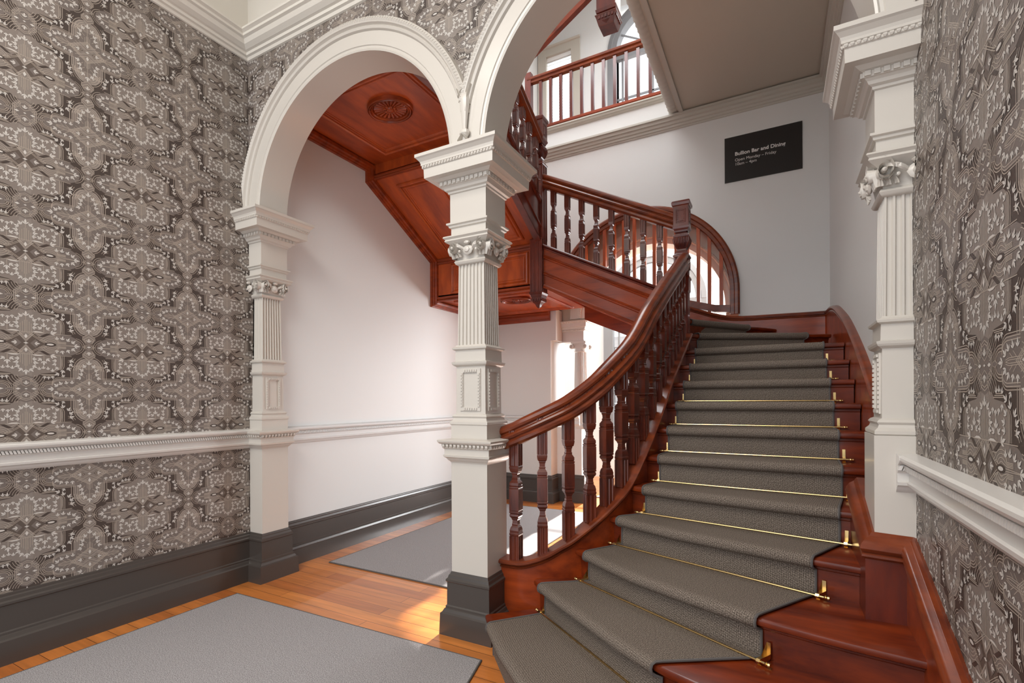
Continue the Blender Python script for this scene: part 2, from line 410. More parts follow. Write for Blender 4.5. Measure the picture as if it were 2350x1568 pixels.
# ------------------------------------------------------------------ foyer left wall (papered)
b = MB(); b.box(XL - .15, XL, -1.6, YA + .1, 0, 4.1)
wallpaper(b, (XL, 0, 0), (0, 1, 0), (1, 0, 0), -.6, YA + .045, .34, 4.1, 1.125, 1.22)
struct(b.build('wall_left', WP))
# foyer right wall
b = MB(); b.box(XR, XR + .2, -1.6, YA + .1, 0, 5.0)
wallpaper(b, (XR, 0, 0), (0, 1, 0), (-1, 0, 0), -.2, YA + .045, .3, 4.1, 1.711, 1.228)
struct(b.build('wall_right', WP))
# upper frieze walls and ceiling
b = MB(); b.box(XL - .15, XL, -1.6, YA, 4.1, 5.0); b.box(XL - .15, XR + .2, YA, YA2, 4.1, 5.0)
struct(b.build('wall_frieze', M['ceil_w']))
b = MB(); b.box(XL - .15, XR + .2, -1.6, YA2, 5.0, 5.1); struct(b.build('ceiling_foyer', M['ceil_w']))

# arch wall: two openings
def arch_wall(mb, x0, x1, y0, y1, z0, z1, arches, mi=0):
    """solid wall above the springing with semicircular openings, built as columns of quads"""
    xs = {x0, x1}
    for cx, cz, r in arches:
        for k in range(49): xs.add(round(cx - r * cos(pi * k / 48), 5))
    xs = sorted(x for x in xs if x0 <= x <= x1)
    def low(x, mid):
        for cx, cz, r in arches:
            if abs(mid - cx) < r: return max(z0, cz + sqrt(max(0, r * r - (x - cx) ** 2)))
        return z0
    for a, c in zip(xs, xs[1:]):
        m = (a + c) / 2; la, lc = low(a, m), low(c, m)
        mb.add([(a, y0, la), (c, y0, lc), (c, y0, z1), (a, y0, z1), (a, y1, la), (c, y1, lc), (c, y1, z1), (a, y1, z1)],
               [(0, 1, 2, 3), (5, 4, 7, 6), (0, 4, 5, 1), (3, 2, 6, 7)], mi=mi)
b = MB(); arch_wall(b, XL, XR + .2, YA, YA2 - .014, TOPZ, 4.12, [A1, A2], mi=0)
b.add([(CXC - .10, YA - .0196, 3.27), (CXC + .10, YA - .0196, 3.27), (CXC + .012, YA - .0196, 2.86), (CXC - .012, YA - .0196, 2.86)], [(0, 3, 2, 1)], mi=7)
def keep(x, z):
    return all((x - cx) ** 2 + (z - cz) ** 2 > (r + .165) ** 2 for cx, cz, r in (A1, A2)) and z > 2.86 and not (abs(x - CXC) < .12 and z < 3.25)
wallpaper(b, (0, YA, 0), (1, 0, 0), (0, -1, 0), XL, XR, 2.86, 4.1, -2.87, 3.77, keep)
struct(b.build('wall_arch', WP + [M['cream']]))
# hidden rear skin of the arch wall, painted
b = MB(); arch_wall(b, XL, XR + .2, YA2 - .013, YA2 - .002, TOPZ, 7.6, [A1, A2]); struct(b.build('wall_arch_rear', M['stairwall']))

# archivolts with their soffits (painted, one per arch)
for n, (cx, cz, r) in enumerate((A1, A2), 1):
    b = MB()
    lim = (radians(19), pi) if n == 1 else (0, pi - radians(14.5))
    prof = [(r + .002, YA2), (r - .004, YA2), (r - .004, YA + .012), (r - .004, YA - .012), (r + .006, YA - .016), (r + .014, YA - .010), (r + .026, YA - .012), (r + .03, YA - .018),
            (r + .116, YA - .020), (r + .116, YA + .002)]
    b.arch(cx, cz, prof, n=64)
    prof = [(r + .115, YA + .001), (r + .115, YA - .020), (r + .122, YA - .034), (r + .135, YA - .040), (r + .142, YA - .034), (r + .150, YA - .052),
            (r + .168, YA - .060), (r + .186, YA - .050), (r + .192, YA - .01), (r + .192, YA + .002)]
    b.arch(cx, cz, prof, a0=lim[0], a1=lim[1], n=60)
    N = 150
    for k in range(N):                                   # the little lobes of the egg moulding
        a = pi * (k + .5) / N; ca, sa = cos(a), sin(a)
        if not lim[0] < a < lim[1]: continue
        for t0, t1, dy in ((-.0075, .0075, .0),):
            P = []
            for rr, yy in ((r + .152, -.048), (r + .158, -.056), (r + .170, -.062), (r + .181, -.054)):
                for t in (t0, t1): P.append((cx + rr * ca - t * sa, YA + yy, cz + rr * sa + t * ca))
            b.add(P, [(0, 1, 3, 2), (2, 3, 5, 4), (4, 5, 7, 6), (0, 2, 4, 6), (1, 7, 5, 3)])
    struct(b.build('trim_%d' % n, M['cream'], ang=30))
# drop ornament where the two archivolts meet
b = MB(); cx = CXC + .005
b.lathe(cx, YA - .035, [(3.225, .006), (3.20, .022), (3.17, .034), (3.12, .032), (3.06, .022), (2.985, .014), (2.975, .03), (2.955, .034), (2.94, .022), (2.90, .012), (2.87, .004)], n=8, sy=.8)
for sx in (-1, 1):
    b.rings([[(cx + sx * (.014 + .036 * t * t) + a * (1 - .5 * t), YA - .02 + c, 3.08 + .15 * t) for a, c in ((-.012, 0), (0, -.034), (.012, 0), (0, .01))] for t in (0, .3, .6, 1)], sm=True)
    b.rings([[(cx + sx * (.03 * t) + a, YA - .05 + c, 2.945 - .035 * t) for a, c in ((-.008, 0), (0, -.02), (.008, 0), (0, .02))] for t in (0, .5, 1)], sm=True)
tag(b.build('arch_ornament', M['cream'], org=(cx, YA - .03, 2.87)), 'moulded cream plaster leaf drop hanging where the two arches meet', 'ornament')

# ------------------------------------------------------------------ columns and pilasters of the arch wall
def capital_leaves(mb, x, y, z0, z1, hx, hy, faces):
    """scrolls, shield and leaves of the composite capital, on the listed faces"""
    H = z1 - z0
    for fx, fy in faces:
        W_ = hx if fy else hy; D = hy if fy else hx
        def pt(a, d, z): return (x + a * fy * -1, y + fy * (D + d), z) if fy else (x + fx * (D + d), y + a * fx, z)
        def blob(a, z, ra, rz, rd, n=8):
            R = []
            for i in range(5):
                ph = -pi / 2 + pi * i / 4; rr = cos(ph)
                R.append([pt(a + ra * rr * cos(2 * pi * k / n), rd * (sin(ph) * .5 + .5) * 1.0, z + rz * rr * sin(2 * pi * k / n)) for k in range(n)])
            mb.rings(R, sm=True)
        blob(0, z0 + H * .45, W_ * .30, H * .30, .022); blob(0, z0 + H * .45, W_ * .20, H * .21, .030)
        blob(0, z0 + H * .86, W_ * .20, H * .12, .034)
        for sx in (-1, 1):
            n = 14; R = []                                  # volute ribbon
            for k in range(n + 1):
                t = k / n; ang = pi * .5 - t * 3.6 * pi * .8; rr = (.034 * (1 - t) + .006) * W_ / .11
                c0 = (sx * (W_ * .86 - rr * cos(ang) * .8), z0 + H * .62 + rr * sin(ang))
                R.append([pt(c0[0] + a, d, c0[1] + c) for a, d, c in ((-.006, 0, 0), (0, .035, .006), (.006, 0, 0), (0, .03, -.006))])
            mb.rings(R, sm=True)
            blob(sx * W_ * .86, z0 + H * .62, .012, .012, .042)
            mb.rings([[pt(sx * (W_ * (.28 + .45 * t)) + a, .008 + .02 * sin(pi * t), z0 + H * (.55 + .33 * t) + c) for a, c in ((-.007, -.007), (.007, -.007), (.007, .007), (-.007, .007))] for t in (0, .25, .5, .75, 1)], sm=True)
            for a, z, l, w_ in ((.90, .17, .42, .013), (.70, .14, .34, .011), (.50, .12, .26, .010)):
                mb.rings([[pt(sx * W_ * a + sx * .012 * t * t + q, d * (.35 + .65 * t), z0 + H * (z - l / 2 + l * t) + .01) for q, d in ((-w_ * (1 - .6 * t), 0), (-w_ * .5 * (1 - .6 * t), .018), (0, .011), (w_ * .5 * (1 - .6 * t), .018), (w_ * (1 - .6 * t), 0))] for t in (0, .35, .7, 1)], sm=True)
            blob(sx * W_ * .5, z0 + H * .42, .009, H * .10, .020)
def egg_row(mb, x, y, z, hx, hy, faces, step=.026, d=.012, h=.022):
    for fx, fy in faces:
        L = hx if fy else hy; n = max(2, int(2 * L / step))
        for k in range(n):
            a = -L + (k + .5) * 2 * L / n
            c = (x + a, y + fy * hy, z) if fy else (x + fx * hx, y + a, z)
            w = L / n * .62
            if fy: mb.stack(c[0], c[1], [(z - h / 2, w * .5, d * .4), (z, w, d), (z + h / 2, w, d)])
            else: mb.stack(c[0], c[1], [(z - h / 2, d * .4, w * .5), (z, d, w), (z + h / 2, d, w)])
def frame_panel(mb, x, y, z0, z1, hx, hy, faces, inset=.3, bead=True):
    for fx, fy in faces:
        L = (hx if fy else hy)
        a0 = L * (1 - inset); w = L * .22
        def bx(a, c, p, q, d):
            if fy: mb.box(x + a, x + c, y + fy * hy - (d if fy < 0 else 0.001), y + fy * hy + (d if fy > 0 else 0.001), p, q)
            else: mb.box(x + fx * hx - (d if fx < 0 else 0.001), x + fx * hx + (d if fx > 0 else 0.001), y + a, y + c, p, q)
        for a, c, p, q in ((-a0, -a0 + w, z0, z1), (a0 - w, a0, z0, z1), (-a0 + w, a0 - w, z0, z0 + w), (-a0 + w, a0 - w, z1 - w, z1)):
            bx(a, c, p, q, .007)
        n = int((z1 - z0) / .022)
        for k in range(n):
            zc = z0 + w + (k + .5) * (z1 - z0 - 2 * w) / n
            for s_ in (-1, 1): bx(s_ * (a0 - w * .5) - w * .30, s_ * (a0 - w * .5) + w * .30, zc - .0065, zc + .0065, .012)
        m = int(2 * a0 / .022)
        for k in range(m):
            ac = -a0 + w + (k + .5) * (2 * a0 - 2 * w) / m
            for zc in (z0 + w * .5, z1 - w * .5): bx(ac - .0065, ac + .0065, zc - w * .30, zc + w * .30, .012)

def column(x, y, hx, hy, name, label, faces, basez=0, topx=None, capped=True, pf=None, clamp=None):
    t = empty(name, (x, y, basez), label, 'column'); c = M['cream']
    F = [f for f in faces]
    def st(lv): return MB().stack(x, y, [(z, hx + o, hy + o) for z, o in lv])
    class KB(MB):
        def build(s_, *a, **k):
            if clamp: s_.v = [(min(max(p[0], clamp[0]), clamp[1]), p[1], p[2]) for p in s_.v]
            return MB.build(s_, *a, **k)
    def st(lv): return KB().stack(x, y, [(z, hx + o, hy + o) for z, o in lv])
    if basez < .2:
        st([(0, .056), (.126, .052), (.134, .042), (.150, .034), (.154, .028), (.165, .028), (.172, .022), (.306, .021), (.312, .027), (.324, .027), (.332, .018), (.348, .014), (.354, .008), (.366, .004), (.368, .001), (.368, -.03)]).build('base', M['dark'], t)
    st([(max(.34, basez), .008 if not capped else 0), (1.03 if capped else 1.25, .008 if not capped else 0)]).build('pedestal', c, t)
    cap = None if not capped else st([(1.022, 0), (1.03, .004), (1.04, .014), (1.052, .022), (1.06, .034), (1.072, .036), (1.074, .03), (1.107, .03), (1.112, .036), (1.116, .04), (1.122, .034), (1.136, .04), (1.140, .052), (1.150, .06), (1.160, .062), (1.163, .058), (1.170, .004), (1.170, -.05)])
    if cap: egg_row(cap, x, y, 1.126, hx + .038, hy + .038, F); cap.build('pedestal_cap', c, t)
    bl = st([(1.16, 0), (1.250, 0), (1.255, .006), (1.268, .006), (1.280, -.006), (1.292, -.010), (1.302, -.003), (1.312, -.010), (1.318, -.022), (1.600, -.024), (1.61, -.008), (1.618, -.004), (1.628, -.002), (1.632, -.018), (1.698, -.020), (1.705, -.006), (1.714, -.004), (1.722, -.018), (1.73, -.024), (1.73, -.05)])
    frame_panel(bl, x, y, 1.335, 1.585, hx - .0235, hy - .0235, pf or F); bl.build('block', c, t)
    tw = topx if topx is not None else hx
    KB().fluted(x + (hx - tw), y, 1.725, 2.225, hx - .030, tw - .036, hy - .03, hy - .036, nf=7 if hx > .1 else 3, nfy=7, d=.009).build('fluted_shaft', c, t)
    cp = st([(2.215, -.03), (2.220, -.022), (2.232, -.016), (2.243, -.022), (2.248, -.03), (2.255, -.03), (2.32, -.02), (2.335, .0), (2.345, .018), (2.352, .026), (2.362, .022), (2.372, .034), (2.380, .030), (2.382, -.01)])
    capital_leaves(cp, x, y, 2.245, 2.345, hx - .01, hy - .01, F); cp.build('capital', c, t)
    en = st([(2.37, -.004), (2.432, -.004), (2.437, .006), (2.447, .008), (2.452, .018), (2.462, .018), (2.466, 0), (2.636, 0), (2.640, .008), (2.650, .010), (2.656, .022), (2.668, .028), (2.676, .036), (2.678, .044),
             (2.700, .044), (2.704, .056), (2.716, .074), (2.718, .110), (2.772, .112), (2.776, .118), (2.786, .118), (2.790, .124), (2.800, .124), (2.812, .128), (2.828, .142), (2.834, .150), (2.852, .150), (2.853, 0)])
    dn = .030
    for fx, fy in F:
        L = (hx if fy else hy) + .044; n = int(2 * L / dn)
        for k in range(n):
            a = -L + (k + .5) * 2 * L / n
            if fy: en.box(x + a - .010, x + a + .010, y + fy * (hy + .052), y + fy * (hy + .042), 2.680, 2.699)
            else: en.box(x + fx * (hx + .042), x + fx * (hx + .052), y + a - .010, y + a + .010, 2.680, 2.699)
    egg_row(en, x, y, 2.781, hx + .118, hy + .118, F, step=.02, d=.006, h=.012)
    en.build('entablature', c, t)
    return t
column(CXC, 2.555, .1255, .115, 'arch_column', 'free-standing cream square column with fluted shaft and dark grey base beside the stair foot',
       [(0, -1), (1, 0), (-1, 0), (0, 1)])
column(-3.67, 2.555, .150, .115, 'arch_pilaster', 'cream fluted pilaster with dark grey base against the left papered wall', [(0, -1), (1, 0)], pf=[(1, 0)], clamp=(XL + .0005, 9))
column(.4905, 2.555, .14, .115, 'arch_pilaster', 'cream fluted pilaster rising from the mahogany stair string by the right wall', [(0, -1), (-1, 0)], basez=.80, capped=False, pf=[(-1, 0)], clamp=(-9, XR - .0005))

# ------------------------------------------------------------------ wall trims of the foyer
BASE = [(0, 0), (.056, 0), (.052, .126), (.042, .134), (.034, .150), (.028, .154), (.028, .165), (.022, .172), (.021, .306), (.027, .312), (.027, .324), (.018, .332), (.014, .348), (.008, .354), (.006, .366), (0, .370)]
DADO = [(0, 1.028), (.004, 1.03), (.014, 1.04), (.022, 1.052), (.034, 1.06), (.036, 1.072), (.028, 1.076), (.028, 1.107), (.034, 1.112), (.038, 1.116), (.030, 1.122), (.036, 1.138), (.048, 1.144), (.058, 1.152), (.062, 1.160), (.062, 1.170), (.050, 1.176), (0, 1.182)]
def dado(name, path, material, side=1, egg=True):
    b = MB(); b.sweep(path, DADO, side=side)
    if egg:
        for p, q in zip(path, path[1:]):
            p, q = V(p), V(q); L = (q - p).length; t = (q - p) / L; N = V((t.y, -t.x, 0)) * side; n = int(L / .031)
            for k in range(n):
                c = p + t * ((k + .5) * L / n) + N * .036 + V((0, 0, 1.129)); a = .011
                for s2 in (-.35, .35):
                    cc = c + t * (s2 * .022)
                    b.rings([[tuple(cc + t * (x * a * .5 - .004 * z) + N * y * .010 + V((0, 0, .010 * z))) for x, y in ((-1, -1), (1, -1), (1, 1), (-1, 1))] for z in (-1, 0, 1)])
    return struct(b.build(name, material))
Z = 0
b = MB(); b.sweep([(XL, -1.6, 0), (XL, YA, 0)], BASE); struct(b.build('baseboard_left', M['dark']))
dado('trim_3', [(XL, -1.6, 0), (XL, YA, 0)], M['white'])
dado('trim_4', [(XR, -1.6, 0), (XR, YA - .007, 0), (.412, YA - .007, 0)], M['white'], side=-1)
CORN = [(0, 4.075), (.012, 4.078), (.02, 4.095), (.036, 4.10), (.04, 4.118), (.056, 4.122), (.085, 4.14), (.10, 4.165), (.118, 4.172), (.118, 4.19), (.14, 4.20), (.14, 4.214), (0, 4.23)]
b = MB(); b.sweep([(XL, -1.6, 0), (XL, YA, 0), (XR, YA, 0), (XR, -1.6, 0)], CORN); struct(b.build('trim_5', M['ceil_w']))

# ------------------------------------------------------------------ hall beyond the left arch
b = MB(); b.box(XL - .15, XL, YA + .1, YB + .2, 0, 7.6); struct(b.build('wall_hall', M['hall']))
b = MB(); b.sweep([(XL, YA2 + .0, 0), (XL, YB, 0), (-2.70, YB, 0), (-2.70, YB2, 0), (-2.30, YB2, 0)], BASE); struct(b.build('baseboard_hall', M['dark']))
dado('trim_6', [(XL, YA2 + .06, 0), (XL, YB, 0), (-2.70, YB, 0)], M['hall'])
dado('trim_7', [(-2.70, YB2, 0), (-2.36, YB2, 0)], M['hall'], egg=False)

# back wall: plain part under the landing, opening, and the sign wall
b = MB()
b.box(XL, -2.70, YB, YB2, 0, 2.62); b.box(-2.62, -2.70, YB, YB2, 2.2, 2.62)
LUN = (-1.5, 2.63, 1.12)
arch_wall(b, XL, XRS + .1, YB, YB2, 2.6, 5.1, [LUN])
b.box(-.38, XRS + .1, YB, YB2, 0, 2.6)
struct(b.build('wall_back', M['stairwall']))
b = MB(); b.box(XRS, XRS + .18, YA2, YB2, 0, 5.1); struct(b.build('wall_stair_right', M['stairwall']))

# ceiling of the stair foot with rope edge
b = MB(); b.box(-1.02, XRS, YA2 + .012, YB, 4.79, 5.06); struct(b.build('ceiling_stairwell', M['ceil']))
b = MB(); R = []
for k in range(521):
    y = YA2 + .02 + (YB - YA2 - .02) * k / 520
    R.append([(-1.055 + (.085 + .0035 * sin(3 * a + k * .55)) * cos(a), y, 4.875 + (.095 + .0035 * sin(3 * a + k * .55)) * sin(a)) for a in [2 * pi * j / 14 for j in range(14)]])
b.rings(R, sm=True); b.box(-1.0, -.955, YA2 + .012, YB, 4.765, 4.80)
struct(b.build('trim_8', M['plaster'], ang=60))
CR2 = [(0, 4.625), (.010, 4.627), (.014, 4.645), (.026, 4.650), (.030, 4.672), (.044, 4.680), (.050, 4.705), (.068, 4.715), (.072, 4.745), (.09, 4.752), (.09, 4.775), (0, 4.79)]
b = MB(); b.sweep([(XL, YB, 0), (XRS, YB, 0), (XRS, YA2 + .02, 0)], CR2); struct(b.build('trim_9', M['plaster']))
GN = [(0, 5.00), (.012, 5.004), (.02, 5.02), (.034, 5.028), (.04, 5.05), (.05, 5.055), (.05, 5.07), (0, 5.075)]
b = MB(); b.sweep([(XL, YB, 0), (-1.1, YB, 0)], GN); struct(b.build('trim_10', M['plaster']))
b = MB(); b.sweep([(XL, YB, 0), (-1.1, YB, 0)], [(-.12, 5.075), (.035, 5.075), (.05, 5.085), (.05, 5.115), (.035, 5.125), (-.12, 5.125)]); struct(b.build('trim_11', M['woodh']))

# ------------------------------------------------------------------ gallery above
b = MB(); b.box(XL, XRS + .2, YB + .02, 7.75, 4.95, 5.10); struct(b.build('floor_gallery', M['boards']))
GY = 7.6
def hole_wall(mb, x0, x1, y0, y1, z0, z1, holes):
    xs = sorted({x0, x1} | {h[0] for h in holes} | {h[1] for h in holes})
    for a, c in zip(xs, xs[1:]):
        m = (a + c) / 2; seg = [(z0, z1)]
        for h in holes:
            if h[0] < m < h[1]:
                seg = [s for p, q in seg for s in ((p, min(q, h[2])), (max(p, h[3]), q)) if s[1] - s[0] > 1e-4]
        for p, q in seg: mb.box(a, c, y0, y1, p, q)
b = MB(); hole_wall(b, -3.75, 1.2, GY, GY + .2, 5.1, 9.2, [(-3.42, -2.93, 5.75, 7.17), (-2.20, -1.0, 5.95, 7.55)])
struct(b.build('wall_gallery', M['hall']))
b = MB(); b.box(-3.75, -3.56, YB + .2, GY, 5.1, 9.2); b.box(1.0, 1.2, YB, GY, 5.1, 9.2); b.box(XL - .15, XL, YA2, YB + .2, 7.6, 9.2); b.box(XRS, XRS + .18, YA2, YB, 5.1, 9.2)
b.box(XL, XRS, YA2, YA2 + .03, 7.6, 9.2)
struct(b.build('wall_gallery_side', M['hall']))
b = MB(); b.box(-3.9, 1.3, YA2, 7.9, 9.2, 9.3); struct(b.build('ceiling_gallery', M['ceil_w']))
# window with blind
b = MB()
for a, c, p, q in ((-3.55, -3.40, 5.1, 7.16), (-2.95, -2.80, 5.1, 7.16), (-3.55, -2.80, 7.16, 7.30), (-3.40, -2.95, 5.6, 5.78)):
    b.box(a, c, GY - .03, GY + .03, p, q)
b.sweep([(-3.56, GY - .03, 7.28), (-2.79, GY - .03, 7.28)], [(0, 0), (.02, .01), (.03, .035), (0, .04)])
f = b.build('window_1', M['plaster']); struct(f)
b = MB(); z = 5.78
while z < 7.14:
    b.rings([[(-3.40, GY + y, z + dz), (-2.95, GY + y, z + dz), (-2.95, GY + y + .004, z + dz + .004), (-3.40, GY + y + .004, z + dz + .004)] for y, dz in ((.02, 0), (.045, .028))]); z += .048
b.box(-3.41, -2.94, GY + .015, GY + .05, 7.10, 7.17)
tag(b.build('venetian_blind', M['blind'], org=(-3.17, GY, 5.75)), 'white slatted blind hanging in the square-headed upstairs window', 'blind')
# arched window
def arched_window(name, x0, x1, z0, zs, y, mats, t=.09, bars=(), trans=None, d=.06, rad=True):
    cx, r = (x0 + x1) / 2, (x1 - x0) / 2
    b = MB(); b.box(x0, x0 + t, y - d, y + d, z0, zs); b.box(x1 - t, x1, y - d, y + d, z0, zs); b.box(x0, x1, y - d, y + d, z0, z0 + t * .7)
    b.arch(cx, zs, [(r, y - d), (r - t * .45, y - d - .01), (r - t * .5, y - d + .01), (r - t, y - d + .012), (r - t, y + d), (r, y + d)], n=32)
    b.box(x0 + t * 1.5 - .0, x0 + t * 1.5 + .03, y - .02, y + .02, z0, zs); b.box(x1 - t * 1.5 - .03, x1 - t * 1.5, y - .02, y + .02, z0, zs)
    if trans: b.box(x0 + t, x1 - t, y - .05, y + .03, trans - .05, trans + .05)
    for q in bars: b.box(x0 + t, x1 - t, y - .015, y + .015, q - .012, q + .012)
    b.box(cx - .012, cx + .012, y - .015, y + .015, z0, zs)
    if rad:
        for k in range(1, 6):
            a = pi * k / 6; w = .010
            b.add([(cx + rr * cos(a) + s_ * w * sin(a), y + yy, zs + rr * sin(a) - s_ * w * cos(a)) for rr in (.15, r - t) for yy in (-.012, .012) for s_ in (-1, 1)],
                  [(0, 1, 5, 4), (2, 6, 7, 3), (0, 4, 6, 2), (1, 3, 7, 5)])
        b.arch(cx, zs, [(.15, y - .012), (.17, y - .012), (.17, y + .012), (.15, y + .012)], n=16)
    o = struct(b.build(name, mats))
    g = MB(); P = [(x0 + .02, y, z0 + .02), (x1 - .02, y, z0 + .02)] + [(cx + (r - .02) * cos(pi * k / 24), y, zs + (r - .02) * sin(pi * k / 24)) for k in range(25)]
    g.add(P, [tuple(range(len(P)))]); g.build('pane', M['glass'], o, org=(0, 0, 0))
    return o
arched_window('window_2', -2.34, -.95, 5.93, 6.85, GY + .05, M['grey'], t=.14, bars=(6.12,), trans=6.78, d=.08)

# gallery balustrade
t = empty('gallery_balustrade', (-2.3, YB + .06, 5.125), 'upstairs mahogany balustrade of plain square bars on the gallery edge', 'balustrade')
b = MB(); b.sweep([(-3.05, YB + .06, 5.80), (-1.12, YB + .06, 5.80)], [(-.03, 0), (.03, 0), (.035, .02), (.028, .03), (.045, .045), (.048, .065), (.03, .085), (-.03, .085), (-.048, .065), (-.045, .045), (-.028, .03), (-.035, .02)], sm=True)
b.build('handrail', M['rail'], t)
b = MB(); b.box(-.02, .02, -.018, .018, 0, .68)
x = -2.853; i = 0
proto = None
while x < -1.15:
    if proto is None:
        me = MB().box(-.02, .02, -.018, .018, 0, .68).build('baluster', M['wood_dk'], t, org=(0, 0, 0)); proto = me
    o = proto if i == 0 else proto.copy()
    if i: COL.objects.link(o)
    o.parent = t; o.location = (x + 2.3, 0, 0); x += .149; i += 1
MB().box(-3.08, -2.99, YB + .02, YB + .10, 5.0, 5.95).build('end_post', M['wood_dk'], t)

# ------------------------------------------------------------------ rear arcade and room
b = MB(); arch_wall(b, -2.75, 1.0, YB2 + .02, 6.60, 2.47, 4.95, [(-1.40, 2.50, .87)])
b.box(-.53, 1.0, YB2 + .02, 6.60, 0, 2.5); struct(b.build('wall_arcade', M['jambbrown']))
b = MB(); b.box(-2.70, -2.34, YB2, 6.60, 0, 1.02); b.box(-2.86, -2.70, YB2, 6.62, 0, 4.95)
struct(b.build('wall_arcade_pier', M['hall']))
b = MB(); b.arch(-1.40, 2.50, [(.865, YB2 + .02), (.865, YB2 - .0), (.90, YB2 - .01), (.93, YB2 - .005), (.94, YB2 - .03), (.965, YB2 - .03), (.97, YB2 + .0), (1.1, YB2 + .0), (1.1, YB2 + .018)], n=40)
for k in range(110):
    a = pi * (k + .5) / 110; b.box(-1.40 + .952 * cos(a) - .008, -1.40 + .952 * cos(a) + .008, YB2 - .042, YB2 - .02, 2.5 + .952 * sin(a) - .008, 2.5 + .952 * sin(a) + .008)
struct(b.build('trim_12', M['cream'], ang=30))
t = empty('rear_column', (-2.385, 6.44, 1.0), 'small round fluted white column with scroll capital seen below the middle flight', 'column')
b = MB(); R = []
for z, r in ((1.06, .098), (1.3, .098), (1.75, .09), (2.05, .082)):
    R.append([(-2.385 + (r - (.007 if k % 2 else 0)) * cos(2 * pi * k / 48), 6.44 + (r - (.007 if k % 2 else 0)) * sin(2 * pi * k / 48), z) for k in range(48)])
b.rings(R); b.build('fluted_shaft', M['white'], t)
b = MB(); b.lathe(-2.385, 6.44, [(1.0, .12), (1.03, .12), (1.035, .105), (1.05, .11), (1.06, .098)]); b.build('base', M['white'], t)
b = MB(); b.lathe(-2.385, 6.44, [(2.045, .082), (2.055, .094), (2.065, .094), (2.07, .088), (2.11, .088)])
b.box(-2.49, -2.28, 6.335, 6.545, 2.165, 2.195); b.box(-2.475, -2.295, 6.35, 6.53, 2.10, 2.165)
for sx in (-1, 1):
    for yy in (6.335, 6.545):
        R = [[(-2.385 + sx * .095 + r * cos(2 * pi * k / 16), yy + d, 2.125 + r * sin(2 * pi * k / 16)) for k in range(16)] for r, d in ((.032, .012), (.034, 0), (.030, -.012), (.016, -.014), (.012, -.006), (.006, -.02))]
        b.rings(R, sm=True)
b.build('scroll_capital', M['white'], t)
b = MB(); b.stack(-2.50, 6.465, [(2.19, .19, .115), (2.21, .195, .12), (2.215, .185, .11), (2.33, .185, .11), (2.335, .20, .125), (2.36, .205, .13), (2.362, .215, .14), (2.385, .22, .145), (2.39, .235, .16), (2.44, .24, .165), (2.47, .265, .19), (2.475, .1, .1)])
egg_row(b, -2.5, 6.465, 2.452, .25, .175, [(0, -1), (1, 0)], step=.024, d=.012, h=.02); egg_row(b, -2.5, 6.465, 2.348, .205, .13, [(0, -1), (1, 0)], step=.022, d=.008, h=.016)
b.build('entablature', M['white'], t)
RY = 8.6
b = MB(); arch_wall(b, -4.2, 1.2, RY, RY + .25, 3.05, 4.95, [(-1.86, 3.05, .78)])
hole_wall(b, -4.2, 1.2, RY, RY + .25, 0, 3.05, [(-2.64, -1.08, .85, 3.06), (-.55, .85, .0, 2.9)])
b.box(-4.2, -4.0, YB2, RY, 0, 4.95); b.box(1.0, 1.2, YB2, RY, 0, 4.95)
struct(b.build('wall_rear', M['hall']))
b = MB(); b.box(-4.2, 1.2, 6.6, RY, 4.93, 4.95); struct(b.build('ceiling_rear', M['ceil_w']))
arched_window('window_3', -2.73, -1.0, .82, 3.05, RY - .02, M['grey'], t=.17, bars=(1.5, 2.2), trans=3.02, d=.05)
b = MB()
for z in [.1 + .3 * k for k in range(10)]:
    for x in [-6 + .62 * k + (.3 if int(z * 10) % 2 else 0) for k in range(16)]: b.box(x, x + .60, 13.0, 13.2, z, z + .285)
tag(b.build('garden_wall', mat('pale_stone', (.40, .385, .385), .9, var=(.28, .27, .28), vscale=(.9, .9, 3)), org=(0, 13, 0)), 'pale stone block wall outdoors behind the ground-floor arched window', 'wall')
b = MB(); b.box(-9, 9, 8.95, 14, -.1, -.02); g = b.build('paving', mat('paving', (.4, .39, .38), .9), org=(0, 10, -.1)); struct(g); g.name = 'floor_outdoor'

# ------------------------------------------------------------------ lunette screen
t = empty('lunette_screen', (-1.5, YB - .03, 2.4), 'half-round mahogany barred screen set in the wall above the winding steps', 'screen')
b = MB(); b.arch(-1.5, 2.63, [(1.135, YB + .02), (1.135, YB - .03), (1.115, YB - .045), (1.085, YB - .045), (1.075, YB - .03), (1.04, YB - .03), (1.03, YB - .015), (1.03, YB + .04), (1.12, YB + .04)], n=56)
b.rings([[(-1.5 + r, y, z) for r, y in ((1.135, YB + .02), (1.135, YB - .03), (1.115, YB - .045), (1.085, YB - .045), (1.075, YB - .03), (1.04, YB - .03), (1.03, YB - .015), (1.03, YB + .04), (1.12, YB + .04))] for z in (2.36, 2.63)]); b.build('arch_frame', M['rail'], t, ang=30)
b = MB(); b.sweep([(-.465, YB, 2.385), (-.62, YB, 2.40), (-.9, YB, 2.48), (-1.2, YB, 2.6), (-1.8, YB, 2.88), (-2.5, YB, 3.2)][::-1], [(-.03, 0), (.03, 0), (.03, .08), (-.03, .08)]); b.build('bottom_rail', M['rail'], t)
protos = 0
for x in (-.559, -.685, -.805, -.93, -1.056, -1.182, -1.311, -1.43, -1.555, -1.688, -1.81, -1.937, -2.06, -2.19):
    h = 2.63 + sqrt(1.06 ** 2 - (x + 1.5) ** 2); zb = 2.40 if x > -.7 else 2.43 + (-.7 - x) * .44
    MB().box(x - .019, x + .019, YB - .02, YB + .02, zb, h).build('bar', M['wood'], t)

